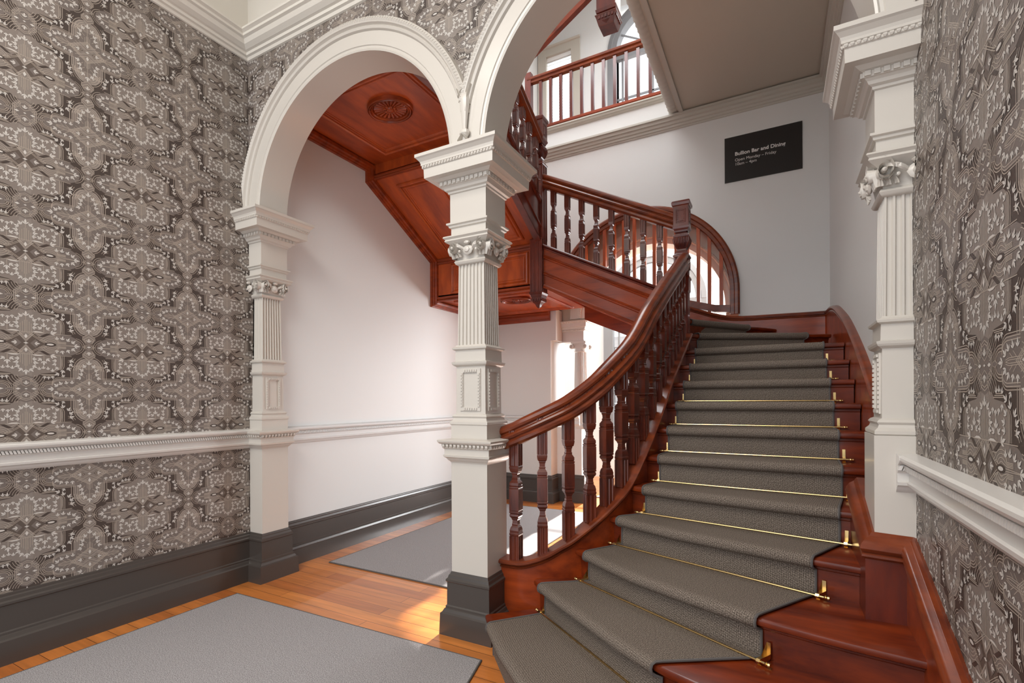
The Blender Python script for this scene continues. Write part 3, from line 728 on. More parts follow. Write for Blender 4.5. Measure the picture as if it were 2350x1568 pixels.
# ------------------------------------------------------------------ sign
t = empty('wall_sign', (-.133, YB - .006, 4.115), 'black rectangular sign with white bar opening hours on the stairwell wall', 'sign')
MB().box(-.516, .25, YB - .012, YB - .001, 3.862, 4.370).build('board', M['black'], t)
def text(body, x, z, size, bold):
    c = bpy.data.curves.new('lettering', 'FONT'); c.body = body; c.size = size; c.extrude = .001; c.offset = bold
    o = bpy.data.objects.new('lettering', c); COL.objects.link(o)
    bpy.context.view_layer.update()
    me = bpy.data.meshes.new_from_object(o.evaluated_get(bpy.context.evaluated_depsgraph_get()))
    bpy.data.objects.remove(o); me.materials.clear(); me.materials.append(M['text'])
    for v in me.vertices: v.co = V((v.co.x, -v.co.z, v.co.y))
    w = bpy.data.objects.new('lettering', me); COL.objects.link(w); w.parent = t
    w.location = (x + .133, -.0072, z - 4.115)
    return w
L = text('Bullion Bar and Dining', -.41, 4.150, .0555, .0011)
text('Open Monday \u2013 Friday', -.41, 4.085, .0445, -.0002)
text('10am \u2013 4pm', -.41, 4.038, .0445, -.0002)

# ------------------------------------------------------------------ staircase
ZK = {0: 0, 1: .172, 2: .345, 3: .515, 4: .685, 5: .857, 6: 1.03, 7: 1.202, 8: 1.367, 9: 1.525, 10: 1.675, 11: 1.826, 12: 2.003, 13: 2.153, 14: 2.32, 15: 2.49}
XI, XO = -.705, .45
NOSE = {
 1: [(-1.475, 2.40), (-1.392, 2.300), (-1.20, 2.09), (-.985, 1.895), (-.72, 1.72), (-.40, 1.56), (0, 1.43), (.44, 1.34)],
 2: [(-1.262, 2.600), (-1.19, 2.535), (-1.03, 2.40), (-.876, 2.286), (-.595, 2.078), (-.433, 1.985), (-.05, 1.85), (.44, 1.75)],
 3: [(-1.057, 2.738), (-.978, 2.689), (-.80, 2.56), (-.645, 2.458), (-.35, 2.32), (-.082, 2.215), (.2, 2.15), (.44, 2.115)],
 4: [(-.910, 2.915), (-.845, 2.900), (-.746, 2.848), (-.50, 2.74), (-.18, 2.65), (.137, 2.565), (.318, 2.53), (.44, 2.51)],
 5: [(-.82, 3.07), (-.724, 3.04), (-.5, 2.97), (-.25, 2.92), (0, 2.875), (.26, 2.84), (.318, 2.83), (.44, 2.82)],
 6: [(-.76, 3.25), (-.671, 3.22), (-.4, 3.18), (-.1, 3.15), (.3, 3.12), (.45, 3.12)],
 7: [(-.73, 3.44), (-.655, 3.43), (.31, 3.39), (.45, 3.385)],
 8: [(-.715, 3.68), (-.64, 3.675), (.31, 3.66), (.45, 3.655)],
 9: [(-.705, 3.93), (-.627, 3.93), (.313, 3.93), (.45, 3.93)],
 10: [(-.705, 4.20), (-.622, 4.20), (.313, 4.20), (.45, 4.20)],
 11: [(-.705, 4.50), (-.62, 4.50), (.316, 4.49), (.45, 4.49)],
 12: [(-.705, 4.82), (-.636, 4.86), (.248, 5.35), (.45, 5.47)],
 13: [(-.735, 4.88), (-.716, 4.95), (-.253, 5.65), (.0, 6.05)],
 14: [(-.80, 4.82), (-.84, 5.1), (-.88, 5.6), (-.90, 6.10)],
 15: [(-1.12, 4.80), (-1.12, 5.2), (-1.12, 5.6), (-1.12, 6.10)],
}
def resample(pl, n):
    P = [V(p) for p in pl]; L = [0]
    for a, c in zip(P, P[1:]): L.append(L[-1] + (c - a).length)
    out = []
    for k in range(n + 1):
        s = L[-1] * k / n; i = 0
        while i < len(L) - 2 and L[i + 1] < s: i += 1
        t = (s - L[i]) / max(1e-9, L[i + 1] - L[i]); out.append(P[i].lerp(P[i + 1], t))
    return out
stair = empty('staircase', (-.4, 3.0, 0), 'polished mahogany staircase with open-balustrade flights curving up behind the arches', 'staircase')
NS = 16
for k in range(1, 15):
    A = resample(NOSE[k], NS); B = resample(NOSE[k + 1], NS); z = ZK[k]; zb = ZK[k - 1]
    b = MB(); prof_rings = []
    for a, c in zip(A, B):
        d = (c - a); d = d.normalized() if d.length > 1e-6 else V((0, 1))
        r = [(a + d * .012, z), (a + d * .003, z - .006), (a, z - .018), (a + d * .004, z - .030), (a + d * .014, z - .036), (a + d * .030, z - .037), (a + d * .031, z - .05), (a + d * .036, z - .055),
             (a + d * .040, zb - .03), (c + d * .06, zb - .03), (c + d * .06, z)]
        prof_rings.append([(p.x, p.y, q) for p, q in r])
    b.rings(prof_rings, sm=True)
    b.build('step', M['stepwood'], stair, ang=40)

# strings ---------------------------------------------------------------
ST = [(-1.495, 2.60, .440), (-1.42, 2.60, .440), (-1.339, 2.60, .446), (-1.26, 2.62, .470), (-1.192, 2.651, .500), (-1.13, 2.685, .540), (-1.068, 2.728, .582), (-.968, 2.822, .675), (-.874, 2.957, .787), (-.823, 3.069, .881), (-.77, 3.233, 1.065),
      (-.742, 3.359, 1.199), (-.719, 3.514, 1.345), (-.708, 3.76, 1.530), (-.705, 4.0, 1.655), (-.705, 4.30, 1.800), (-.705, 4.72, 2.0)]
def smooth(P, n=4):
    out = []
    for i in range(len(P) - 1):
        p0, p1, p2, p3 = V(P[max(i - 1, 0)]), V(P[i]), V(P[i + 1]), V(P[min(i + 2, len(P) - 1)])
        for k in range(n):
            t = k / n; out.append(.5 * ((2 * p1) + (p2 - p0) * t + (2 * p0 - 5 * p1 + 4 * p2 - p3) * t * t + (3 * p1 - p0 - 3 * p2 + p3) * t ** 3))
    return out + [V(P[-1])]
STS = smooth(ST)
b = MB(); R = []
for i, p in enumerate(STS):                    # board under the bead, down to the floor side
    t = (STS[min(i + 1, len(STS) - 1)] - STS[max(i - 1, 0)]); t = V((t.x, t.y)).normalized(); n = V((t.y, -t.x))
    zb = max(-.0, p.z - .62)
    R.append([(p.x + n.x * o, p.y + n.y * o, q) for o, q in ((0, zb), (0, p.z - .02), (-.06, p.z - .02), (-.06, zb))])
b.rings(R, sm=True); st_ = b.build('string', M['woodh'], stair, ang=50)
BEAD = [(.0, -.052), (.010, -.050), (.016, -.044), (.006, -.036), (.022, -.030), (.034, -.020), (.034, -.008), (.024, 0), (-.085, 0), (-.095, -.008), (-.095, -.020), (-.083, -.030), (-.06, -.05)]
b = MB(); b.sweep(STS, BEAD, sm=True); b.build('string_capping', M['rail'], st_, ang=30)

# handrail lower flight
RT_ = [(-1.497, 2.628, 1.235), (-1.42, 2.632, 1.262), (-1.348, 2.639, 1.297), (-1.24, 2.675, 1.352), (-1.132, 2.732, 1.414), (-1.03, 2.82, 1.505), (-.947, 2.914, 1.605), (-.843, 3.129, 1.795), (-.784, 3.355, 2.022), (-.758, 3.56, 2.165), (-.748, 3.757, 2.279), (-.745, 4.0, 2.400), (-.745, 4.279, 2.535), (-.745, 4.70, 2.735)]
RTS = smooth(RT_)
HR = [(.0, 0), (.022, -.004), (.036, -.014), (.042, -.030), (.038, -.044), (.026, -.052), (.030, -.060), (.046, -.068), (.052, -.078), (.046, -.090), (.036, -.094), (.040, -.102), (.052, -.112), (.050, -.128), (.036, -.138), (.030, -.142)]
HR = HR + [(-a, c) for a, c in HR[::-1][:-1]]
b = MB(); b.rail(RTS, HR); b.build('handrail', M['rail'], stair, ang=32)

# balusters --------------------------------------------------------------
def baluster(h, w, name='baluster', parent=None, material=None):
    hw = w / 2; b = MB()
    fr = lambda t: h * t
    b.fluted(0, 0, fr(-.03), fr(.20), hw, hw, nf=2, d=.005)
    b.stack(0, 0, [(fr(.20), hw * .9), (fr(.215), hw), (fr(.225), hw), (fr(.23), hw * .93), (fr(.25), hw * .95), (fr(.275), hw * .80), (fr(.29), hw * .58), (fr(.30), hw * .62), (fr(.31), hw * .55), (fr(.335), hw * .52), (fr(.345), hw * .66), (fr(.352), hw * .66), (fr(.358), hw * .8), (fr(.372), hw * .97), (fr(.388), hw * .93), (fr(.392), hw * .8), (fr(.398), hw), (fr(.41), hw), (fr(.414), hw * .94), (fr(.42), hw),
                   (fr(.60), hw), (fr(.606), hw * .92), (fr(.612), hw), (fr(.622), hw), (fr(.626), hw * .85), (fr(.632), hw * .95), (fr(.655), hw * .95), (fr(.672), hw * .7), (fr(.682), hw * .58), (fr(.69), hw * .64), (fr(.70), hw * .52), (fr(.725), hw * .55), (fr(.735), hw * .66), (fr(.742), hw * .64), (fr(.75), hw * .85), (fr(.775), hw * .97), (fr(.79), hw), (fr(.80), hw * .9)])
    b.fluted(0, 0, fr(.80), fr(1.10), hw, hw, nf=2, d=.005)
    return b.build(name, material or M['baluster'], parent, org=(0, 0, 0))
def on_curve(P, cx):
    for a, c in zip(P, P[1:]):
        if (a.x - cx) * (c.x - cx) <= 0 and abs(a.x - c.x) > 1e-9:
            return a.lerp(c, (cx - a.x) / (c.x - a.x))
def zat(P, x, y):
    return min(P, key=lambda p: (p.x - x) ** 2 + (p.y - y) ** 2).z
spots = [(-1.393, 2.630), (-1.237, 2.674), (-1.103, 2.752), (-1.002, 2.845), (-.927, 2.943), (-.867, 3.066), (-.826, 3.185), (-.792, 3.316)]
cur = V((-.792, 3.316)); fine = smooth(RT_, 24)
while True:
    nxt = next((p for p in fine if p.y > cur.y and (V((p.x, p.y)) - cur).length >= .133), None)
    if nxt is None or nxt.y > 4.66: break
    cur = V((nxt.x, nxt.y)); spots.append((cur.x, cur.y))
proto = baluster(.74, .062)
sorg = V(ORG[stair])
STC = smooth([(x, y, z) for x, y, z in ST], 20); RTC = smooth(RT_, 20)
for i, (x, y) in enumerate(spots):
    o = proto if i == 0 else proto.copy()
    if i: COL.objects.link(o)
    o.parent = stair
    z0 = zat(STC, x + .03, y - .0); z1 = zat(RTC, x, y) - .145
    j = min(range(len(RTC)), key=lambda q: (RTC[q].x - x) ** 2 + (RTC[q].y - y) ** 2)
    tt = RTC[min(j + 1, len(RTC) - 1)] - RTC[max(j - 1, 0)]
    o.location = V((x, y, z0 - .005)) - sorg; o.rotation_euler.z = atan2(tt.y, tt.x)
    o.scale = (1, 1, (z1 - z0 + .02) / .74)

# newels -----------------------------------------------------------------
def newel(x, y, ztop, zshaft, zbot, hw, parent, drop=False):
    """ztop = top of the cap; the head below it is 0.52 m tall"""
    T = ztop; b = MB()
    b = MB(); b.fluted(x, y, zshaft, T - .515, hw - .004, hw - .004, nf=2, d=.006)
    if drop:
        b.fluted(x - .012, y - .01, zbot, zshaft, hw + .006, hw + .006, nf=3, d=.006)
        b.stack(x - .012, y - .01, [(zshaft - .002, hw + .010), (zshaft + .01, hw - .004)])
    else:
        b.stack(x, y, [(zshaft - .22, hw - .010), (zshaft - .20, hw - .002), (zshaft - .10, hw - .002), (zshaft - .09, hw + .004), (zshaft - .075, hw + .002), (zshaft - .07, hw - .004)])
        b.fluted(x, y, zbot, zshaft - .21, hw - .010, hw - .010, nf=2, d=.006)
        b.fluted(x, y, zshaft - .20, zshaft + .01, hw - .012, hw - .012, nf=5, d=.006)
    parent = b.build('newel_post', M['wood_dk'], parent); b = MB()
    b.stack(x, y, [(T - .235, hw), (T - .05, hw), (T - .045, hw + .004), (T - .044, hw + .010), (T - .02, hw + .014), (T - .006, hw + .010), (T, hw + .002), (T, hw * .5)])
    for fx, fy in ((0, -1), (1, 0), (-1, 0)):
        def pb(a, c, p, q, d):
            if fy: b.box(x + a, x + c, y - hw - d, y - hw + .001, p, q)
            else: b.box(x + fx * hw - (d if fx < 0 else .001), x + fx * hw + (d if fx > 0 else .001), y + a, y + c, p, q)
        w = hw * .62
        for a, c, p, q in ((-w, w, T - .085, T - .078), (-w, w, T - .205, T - .198), (-w, -w + .007, T - .205, T - .078), (w - .007, w, T - .205, T - .078)): pb(a, c, p, q, .003)
        for k in range(6):
            u = -w + .014 + (2 * w - .028) * k / 5
            for zz in (T - .094, T - .190): pb(u - .004, u + .004, zz - .004, zz + .004, .004)
        for k in range(1, 5):
            zz = T - .19 + .096 * k / 5
            for s_ in (-1, 1): pb(s_ * (w - .014) - .004, s_ * (w - .014) + .004, zz - .004, zz + .004, .004)
    b.build('newel_cap', M['wood_dk'], parent, bevel=.002)
    b = MB()
    b.stack(x, y, [(T - .516, hw - .002), (T - .512, hw + .002), (T - .500, hw + .002), (T - .490, hw - .008), (T - .470, hw - .016), (T - .462, hw - .018), (T - .455, hw - .028), (T - .440, hw - .030), (T - .432, hw - .022)])
    n = 9                                                       # gadrooned bowl
    b.stack(x, y, [(T - .434, hw * .58), (T - .420, hw * .66), (T - .400, hw * .82), (T - .380, hw * .95), (T - .360, hw + .001), (T - .340, hw + .001), (T - .330, hw * .95)])
    for fx, fy in ((0, -1), (1, 0), (-1, 0)):
        for k in range(n):
            a = -1 + 2 * (k + .5) / n
            R = []
            for z, q in ((T - .430, .62), (T - .405, .80), (T - .375, .97), (T - .350, 1.02), (T - .338, .98)):
                u, d = a * hw * q * .95, hw * q; e = hw * q * .075
                c = [(-e, 0), (0, .007), (e, 0), (0, -.004)]
                R.append([((x + u + p, y - d - s_, z) if fy else (x + fx * (d + s_), y + u + p, z)) for p, s_ in c])
            b.rings(R, sm=True)
    b.stack(x, y, [(T - .330, hw), (T - .322, hw + .002), (T - .316, hw - .006), (T - .306, hw - .006), (T - .300, hw - .018), (T - .288, hw - .022), (T - .284, hw - .012), (T - .272, hw - .010), (T - .262, hw - .004), (T - .250, hw + .004), (T - .236, hw + .004), (T - .234, hw - .004)])
    b.build('newel_bowl', M['wood_dk'], parent, ang=40)
    if drop:
        X, Y2 = x - .012, y - .01
        b = MB(); b.stack(X, Y2, [(zbot + .002, hw + .012), (zbot - .012, hw + .014), (zbot - .03, hw + .002), (zbot - .035, hw + .002), (zbot - .06, hw - .008), (zbot - .066, hw - .008)][::-1])
        b.stack(X, Y2, [(zbot - .165, .004), (zbot - .15, .018), (zbot - .125, .028), (zbot - .12, hw * .5), (zbot - .10, hw * .8), (zbot - .075, hw * 1.0), (zbot - .066, hw * 1.02)])
        for fx, fy in ((0, -1), (1, 0)):
            for k in range(5):
                u = (-1 + 2 * (k + .5) / 5) * hw * .8
                if fy: b.box(X + u - .007, X + u + .007, Y2 - hw - .006, Y2 - hw * .6, zbot - .098, zbot - .070)
                else: b.box(X + hw * .6, X + hw + .006, Y2 + u - .007, Y2 + u + .007, zbot - .098, zbot - .070)
        b.build('newel_drop', M['wood_dk'], parent)
newel(-.771, 4.775, 3.223, 2.60, 1.66, .068, stair)
newel(-2.225, 4.775, 4.403, 3.10, 2.54, .064, stair, drop=True)

# middle flight: string, capping, handrail, balusters ---------------------
def line3(a, c, x): t = (x - a[0]) / (c[0] - a[0]); return a[1] + (c[1] - a[1]) * t
s2t = lambda x: 3.036 + (x + 2.153) * (2.450 - 3.036) / (-.962 + 2.153)
XN3, XN1 = -2.165, -.84
b = MB(); y0 = 4.745
b.sweep([(XN3, y0, s2t(XN3)), (XN1, y0, s2t(XN1))],
        [(-.06, -.012), (-.06, -.46), (.022, -.463), (.024, -.452), (.014, -.445), (.016, -.436), (.004, -.425), (0, -.42), (0, -.325), (.012, -.318), (.014, -.306), (.004, -.300), (.010, -.288), (0, -.280), (0, -.155), (.010, -.148), (.014, -.138), (.006, -.130), (.016, -.118), (.004, -.11), (0, -.10), (0, -.03)])
st_ = b.build('string', M['woodh'], stair)
b = MB(); b.sweep([(XN3, y0, s2t(XN3)), (XN1, y0, s2t(XN1))], [(.0, -.05), (.014, -.048), (.018, -.036), (.008, -.03), (.028, -.022), (.034, -.010), (.026, 0), (-.08, 0), (-.08, -.05)]); b.build('string_capping', M['wood_dk'], st_)
r2 = lambda x: 3.798 + (x + 2.169) * (3.141 - 3.798) / (-.854 + 2.169)
b = MB(); b.rail([(x, y0 + .025, r2(x)) for x in (XN3 - .03, (XN3 + XN1) / 2, XN1 + .06)], HR); b.build('handrail', M['rail'], stair, ang=32)
xs2 = [-2.062 + .1555 * k for k in range(8)]
p2 = baluster(.64, .050, parent=None, material=M['baluster'])
for i, x in enumerate(xs2):
    o = p2 if i == 0 else p2.copy()
    if i: COL.objects.link(o)
    o.parent = stair; o.location = V((x, y0 + .025, s2t(x) - .01)) - sorg
    o.scale = (1, 1, (r2(x) - .155 - s2t(x) + .01) / .64)
# soffit of the middle flight
b = MB(); b.add([(-2.30, 4.80, 2.668), (-.75, 4.80, 1.906), (-.75, YB - .01, 1.906), (-2.30, YB - .01, 2.668), (-2.30, 4.80, 2.71), (-.75, 4.80, 1.95), (-.75, YB - .01, 1.95), (-2.30, YB - .01, 2.71)],
              [(0, 1, 2, 3), (7, 6, 5, 4), (0, 4, 5, 1), (3, 2, 6, 7), (0, 3, 7, 4), (1, 5, 6, 2)])
b.build('soffit', M['wood'], stair)
# landing soffit, fascia, sloping soffit, upper soffit
XS0, XS1 = -3.66, -2.20
def bolection(mb, P, k=1.0):
    """raised moulding mitred round a closed planar loop, standing off towards the loop normal"""
    P = [V(p) for p in P]; nrm = (P[1] - P[0]).cross(P[2] - P[1]).normalized(); n = len(P); R = []
    for i in range(n):
        s0 = nrm.cross((P[i] - P[i - 1]).normalized()); s1 = nrm.cross((P[(i + 1) % n] - P[i]).normalized())
        m = (s0 + s1) / (1 + s0.dot(s1))
        R.append([tuple(P[i] + m * a * k + nrm * h * k) for a, h in ((-.046, -.002), (-.044, .012), (-.034, .022), (-.022, .024), (-.012, .016), (-.008, .006), (-.002, .004), (.006, .014), (.016, .015), (.022, .006), (.030, .004), (.032, -.002))])
    R.append(R[0]); mb.rings(R, cap=False)
YS, YU = 4.81, 3.757
slope = lambda y: 3.09 + (YS - y) * (3.655 - 3.09) / (YS - YU)
b = MB()
b.box(XS0, XS1, YS, YB - .005, 2.60, 2.66)                                # landing underside
b.box(XS0, XS1, YS, YS + .04, 2.60, 3.12)                                # riser fascia below slope
bolection(b, [(-3.40, YS + .15, 2.60), (-3.40, YB - .16, 2.60), (-2.36, YB - .16, 2.60), (-2.36, YS + .15, 2.60)])
bolection(b, [(-3.36, YS, 2.70), (-2.42, YS, 2.70), (-2.42, YS, 2.97), (-3.36, YS, 2.97)])
sf_low = b.build('soffit', M['wood'], stair)
b = MB(); b.add([(x, y, slope(y) + dz) for dz in (0, .05) for x in (XS0, XS1) for y in (YU, YS)], [(0, 2, 3, 1), (4, 5, 7, 6), (0, 1, 5, 4), (2, 6, 7, 3), (0, 4, 6, 2), (1, 3, 7, 5)])
sp = lambda x, y: (x, y, slope(y) - .001)
for xa, xb in ((-3.36, -2.93), (-2.87, -2.43)): bolection(b, [sp(xa, 3.90), sp(xa, 4.69), sp(xb, 4.69), sp(xb, 3.90)])
b.build('soffit', M['wood'], stair)
b = MB(); b.box(XS0, XS1, YA2 + .02, YU, 3.80, 3.86); b.box(XS0, XS1, YU, YU + .04, 3.645, 3.86)
bolection(b, [(-3.31, 2.75, 3.80), (-3.31, 3.60, 3.80), (-2.38, 3.60, 3.80), (-2.38, 2.75, 3.80)])
sf_up = b.build('soffit', M['wood'], stair)
# wall-side and edge mouldings of the soffits
EM = [(0, 0), (.030, 0), (.034, .010), (.050, .014), (.056, .026), (.074, .032), (.078, .05), (.078, .062), (0, .062)]
b = MB()
def edge(path, d1):   # moulding strip along the wall X=XL, profile in (x out, perpendicular)
    R = []
    for (y, z), (dy, dz) in zip(path, d1):
        R.append([(XL + o, y + dy * (.062 - u) * 1, z + dz * (.062 - u)) for o, u in EM])
    b.rings(R)
s5 = 1.0
edge([(YB, 2.585), (YS - .0, 2.585), (YS, 3.085), (YU, 3.65), (YU, 3.79), (YA2 + .02, 3.79)],
     [(0, -1), (-1, -1), (-1, -.6), (-1, -.6), (-1, -1), (0, -1)])
b.sweep([(XS0, YB, 2.47), (-2.70, YB, 2.47)], [(0, 0), (.012, 0), (.016, .02), (.034, .03), (.05, .06), (.06, .065), (.06, .09), (.075, .10), (.075, .128), (0, .13)])
b.sweep([(XS0, YS - .0, 3.03), (XS1, YS, 3.03)], [(0, 0), (.014, .0), (.02, .02), (.008, .03), (.02, .045), (.02, .06), (0, .06)])
b.sweep([(XS0, YS - .0, 2.585), (XS1, YS, 2.585)], [(0, 0), (.018, .0), (.024, .012), (.012, .02), (.03, .035), (.03, .05), (0, .06)])
b.sweep([(XS0, YU, 3.64), (XS1, YU, 3.64)], [(0, 0), (.014, .0), (.02, .012), (.010, .02), (.022, .03), (.022, .045), (0, .05)])
b.build('soffit_moulding', M['woodh'], stair)
def medallion(x, y, z, rx, ry, par):
    b = MB(); n = 48; R = []
    for k, d in ((1.0, 0), (.99, -.028), (.95, -.034), (.93, -.026), (.90, -.036), (.86, -.034), (.84, -.022), (.80, -.028), (.76, -.022), (.74, -.004), (.2, -.004)):
        R.append([(x + rx * k * cos(2 * pi * j / n), y + ry * k * sin(2 * pi * j / n), z + d) for j in range(n)])
    b.rings(R, sm=True)
    for j in range(22):
        a = 2 * pi * j / 22; w = 2 * pi / 22 * .44; R = []
        for k, d in ((.14, .006), (.3, .010), (.55, .013), (.70, .014), (.735, .004)):
            R.append([(x + rx * k * cos(a + e), y + ry * k * sin(a + e), z - .004 - d * h) for e, h in ((-w, .0), (-w * .6, .8), (0, 1), (w * .6, .8), (w, .0))])
        b.rings(R, sm=True)
    b.lathe(x, y, [(z - .034, .002), (z - .030, .022), (z - .022, .030), (z - .010, .034), (z, .036)])
    for j in range(8):
        a = 2 * pi * j / 8; b.lathe(x + .045 * cos(a), y + .038 * sin(a), [(z - .026, .004), (z - .02, .013), (z - .006, .016)], n=8)
    b.build('medallion', M['woodh'], par, ang=35)
medallion(-2.785, 3.085, 3.80, .20, .165, sf_up)
medallion(-2.72, 5.17, 2.60, .20, .165, sf_low)
# upper flight string, rail and balusters (running toward the arch wall)
x3 = -2.20; m3 = (3.371 - 3.08) / (4.094 - 4.62)
s3 = lambda y: 3.075 + (y - 4.70) * m3
b = MB(); R = []
for y in (4.72, 3.62):
    R.append([(x3 + o, y, s3(y) + u) for o, u in ((-.05, 0), (0.02, -.005), (.022, .01), (.008, .02), (.008, .15), (.02, .16), (.02, .18), (.006, .19), (.006, .40), (.02, .41), (.03, .43), (.03, .455), (-.05, .455))])
b.rings(R); b.box(x3 - .05, x3 + .01, YA2 + .03, 3.63, 3.70, 4.15); b.build('string', M['wood_dk'], stair)
b = MB(); b.rail([(x3 + .01, 4.72, s3(4.72) + 1.13), (x3 + .01, 4.1, s3(4.1) + 1.13), (x3 + .01, 3.5, s3(3.5) + 1.13)], HR); b.build('handrail', M['rail'], stair, ang=32)
for i in range(7):
    o = p2.copy(); COL.objects.link(o); o.parent = stair; y = 4.60 - .145 * i
    o.location = V((x3 + .01, y, s3(y) + .44)) - sorg; o.scale = (1, 1, .56 / .64)
# raking string and drop high above
b = MB(); zz = lambda x: 5.035 + (x + 2.30) * .585
R = [[(x, y, zz(x) + u) for y, u in ((4.72, .02), (4.72, .50), (4.78, .50), (4.78, .02))] for x in (-3.0, -1.5)]
b.rings(R); b.build('string', M['woodh'], stair)
X, Y2, T = -1.468, 4.80, 5.10
b = MB(); b.stack(X, Y2, [(T, .004), (T, .075), (T + .012, .08), (T + .02, .082), (T + .085, .100), (T + .10, .108), (T + .106, .108), (T + .108, .085), (T + .125, .085), (T + .13, .098), (T + .16, .104), (T + .165, .095), (T + .60, .095)])
for k in range(5):
    u = (-1 + 2 * (k + .5) / 5) * .082
    b.box(X + u - .011, X + u + .011, Y2 - .104, Y2 - .08, T + .062, T + .094); b.box(X + .08, X + .104, Y2 + u - .011, Y2 + u + .011, T + .062, T + .094)
b.add([(X - .05, Y2 - .088, T + .05), (X + .05, Y2 - .088, T + .05), (X, Y2 - .078, T + .008), (X, Y2 - .10, T + .036)], [(0, 2, 3), (2, 1, 3), (1, 0, 3), (0, 1, 2)])
b.build('newel_drop', M['wood_dk'], stair)

# right-hand (wall) strings ------------------------------------------------
ws = lambda y: .856 - (2.44 - y) * .392
b = MB(); R = [[(XR - .002, y, ws(y) - .05), (XR - .036, y, ws(y) - .05), (XR - .036, y, ws(y) - .62), (XR - .002, y, ws(y) - .62)] for y in (.9, 1.7, 2.41)]
b.rings(R); st_ = b.build('wall_string', M['woodh'], stair)
b = MB(); b.box(.308, XR - .036, 2.404, 2.44, .30, .79); b.box(.308, .344, 2.44, 2.86, .45, .83)
b.build('wall_block', M['wood_dk'], stair)
WC = [(-.02, 0), (.010, 0), (.016, -.006), (.020, -.014), (.024, -.018), (.040, -.028), (.052, -.044), (.056, -.060), (.050, -.072), (.042, -.078), (.048, -.084), (.050, -.092), (.042, -.100), (.036, -.104), (-.02, -.104)]
b = MB(); b.sweep([(.344, 2.86, 1.02), (.344, 2.67, .955), (.344, 2.44, .862), (XR - .001, 2.44, .856), (XR - .001, .9, ws(.9))], WC, sm=True)
b.build('wall_string_capping', M['rail'], st_, ang=28)
# string of the rear part, sweeping round the back wall
WR = [(XRS, 2.70, 1.165), (XRS, 3.095, 1.320), (XRS, 3.415, 1.509), (XRS, 3.857, 1.735), (XRS, 4.444, 1.985), (XRS, 4.9, 2.13), (XRS, 5.3, 2.235), (XRS, 5.7, 2.300), (XRS - .0, 6.0, 2.318), (XRS - .012, 6.09, 2.32), (XRS - .06, YB, 2.318), (.073, YB, 2.323), (-.343, YB, 2.331), (-.561, YB, 2.365), (-.835, YB, 2.463), (-1.2, YB, 2.62), (-2.2, YB, 3.06)]
b = MB(); WRS = smooth(WR, 3)
R = []
for i, p in enumerate(WRS):
    t = WRS[min(i + 1, len(WRS) - 1)] - WRS[max(i - 1, 0)]; t = V((t.x, t.y)).normalized(); n = V((-t.y, t.x))
    R.append([(p.x + n.x * o, p.y + n.y * o, p.z + q) for o, q in ((.001, -.02), (.035, -.02), (.035, -.62), (.001, -.62))])
b.rings(R, sm=True); st_ = b.build('wall_string', M['woodh'], stair, ang=50)
b = MB(); b.sweep(WRS, [(-.012, 0), (.024, 0), (.040, -.006), (.050, -.020), (.046, -.036), (.036, -.042), (.040, -.052), (.034, -.062), (-.012, -.064)], side=-1, sm=True)
b.build('wall_string_capping', M['rail'], st_, ang=35)

# ------------------------------------------------------------------ stair runner
CL = {1: (-1.392, 2.300), 2: (-1.19, 2.535), 3: (-.975, 2.687), 4: (-.845, 2.900), 5: (-.724, 3.04), 6: (-.671, 3.22), 7: (-.655, 3.43), 8: (-.64, 3.675), 9: (-.627, 3.93), 10: (-.622, 4.20), 11: (-.62, 4.50), 12: (-.636, 4.86), 13: (-.716, 4.95)}
CRt = {1: (-.80, 1.77), 2: (-.433, 1.985), 3: (-.075, 2.213), 4: (.137, 2.565), 5: (.26, 2.84), 6: (.302, 3.12), 7: (.31, 3.39), 8: (.31, 3.66), 9: (.313, 3.93), 10: (.313, 4.20), 11: (.316, 4.49), 12: (.248, 5.35), 13: (-.253, 5.65), 14: (-.87, 5.6)}
CL[14] = (-.84, 5.0)
def between(k, n):
    P = NOSE[k]; a, c = V(CL[k]), V(CRt[k]); fineP = resample(P, 400)
    i = min(range(401), key=lambda q: (fineP[q] - a).length); j = min(range(401), key=lambda q: (fineP[q] - c).length)
    return [fineP[int(round(i + (j - i) * t / n))] for t in range(n + 1)]
NC = 28; b = MB(); cols = [[] for _ in range(NC + 1)]; TH = .011
for k in range(1, 14):
    A = between(k, NC); B = between(k + 1, NC)
    for i in range(NC + 1):
        a, c = A[i], B[i]; d = (c - a).normalized(); z = ZK[k]; zb = ZK[k - 1]
        q = cols[i]
        base = .040 - TH
        q.append((a + d * base, zb + (TH if k > 1 else 0))); q.append((a + d * base, zb + .06)); q.append((a + d * (base + .001), z - .052)); q.append((a + d * (.016 - TH), z - .044))
        q.append((a + d * (-TH), z - .032)); q.append((a - d * (TH + .003), z - .016)); q.append((a - d * (TH - .002), z + .002)); q.append((a + d * .006, z + TH)); q.append((a + d * .035, z + TH + .001))
        q.append((c + d * (.036 - TH), z + TH))
verts = []; uv = []; m = len(cols[0])
for i, q in enumerate(cols):
    L = 0; pr_ = None
    for p, z in q:
        w = V((p.x, p.y, z))
        if pr_ is not None: L += (w - pr_).length
        pr_ = w; verts.append(tuple(w)); uv.append((i / NC * .95, L))
faces = [(i * m + j, (i + 1) * m + j, (i + 1) * m + j + 1, i * m + j + 1) for i in range(NC) for j in range(m - 1)]
b.add(verts, faces, True); b.uv = uv
ro = b.build('stair_runner', M['runner'], org=(-.4, 3, 0), ang=60)
tag(ro, 'grey-brown woven wool runner climbing the mahogany steps', 'carpet')
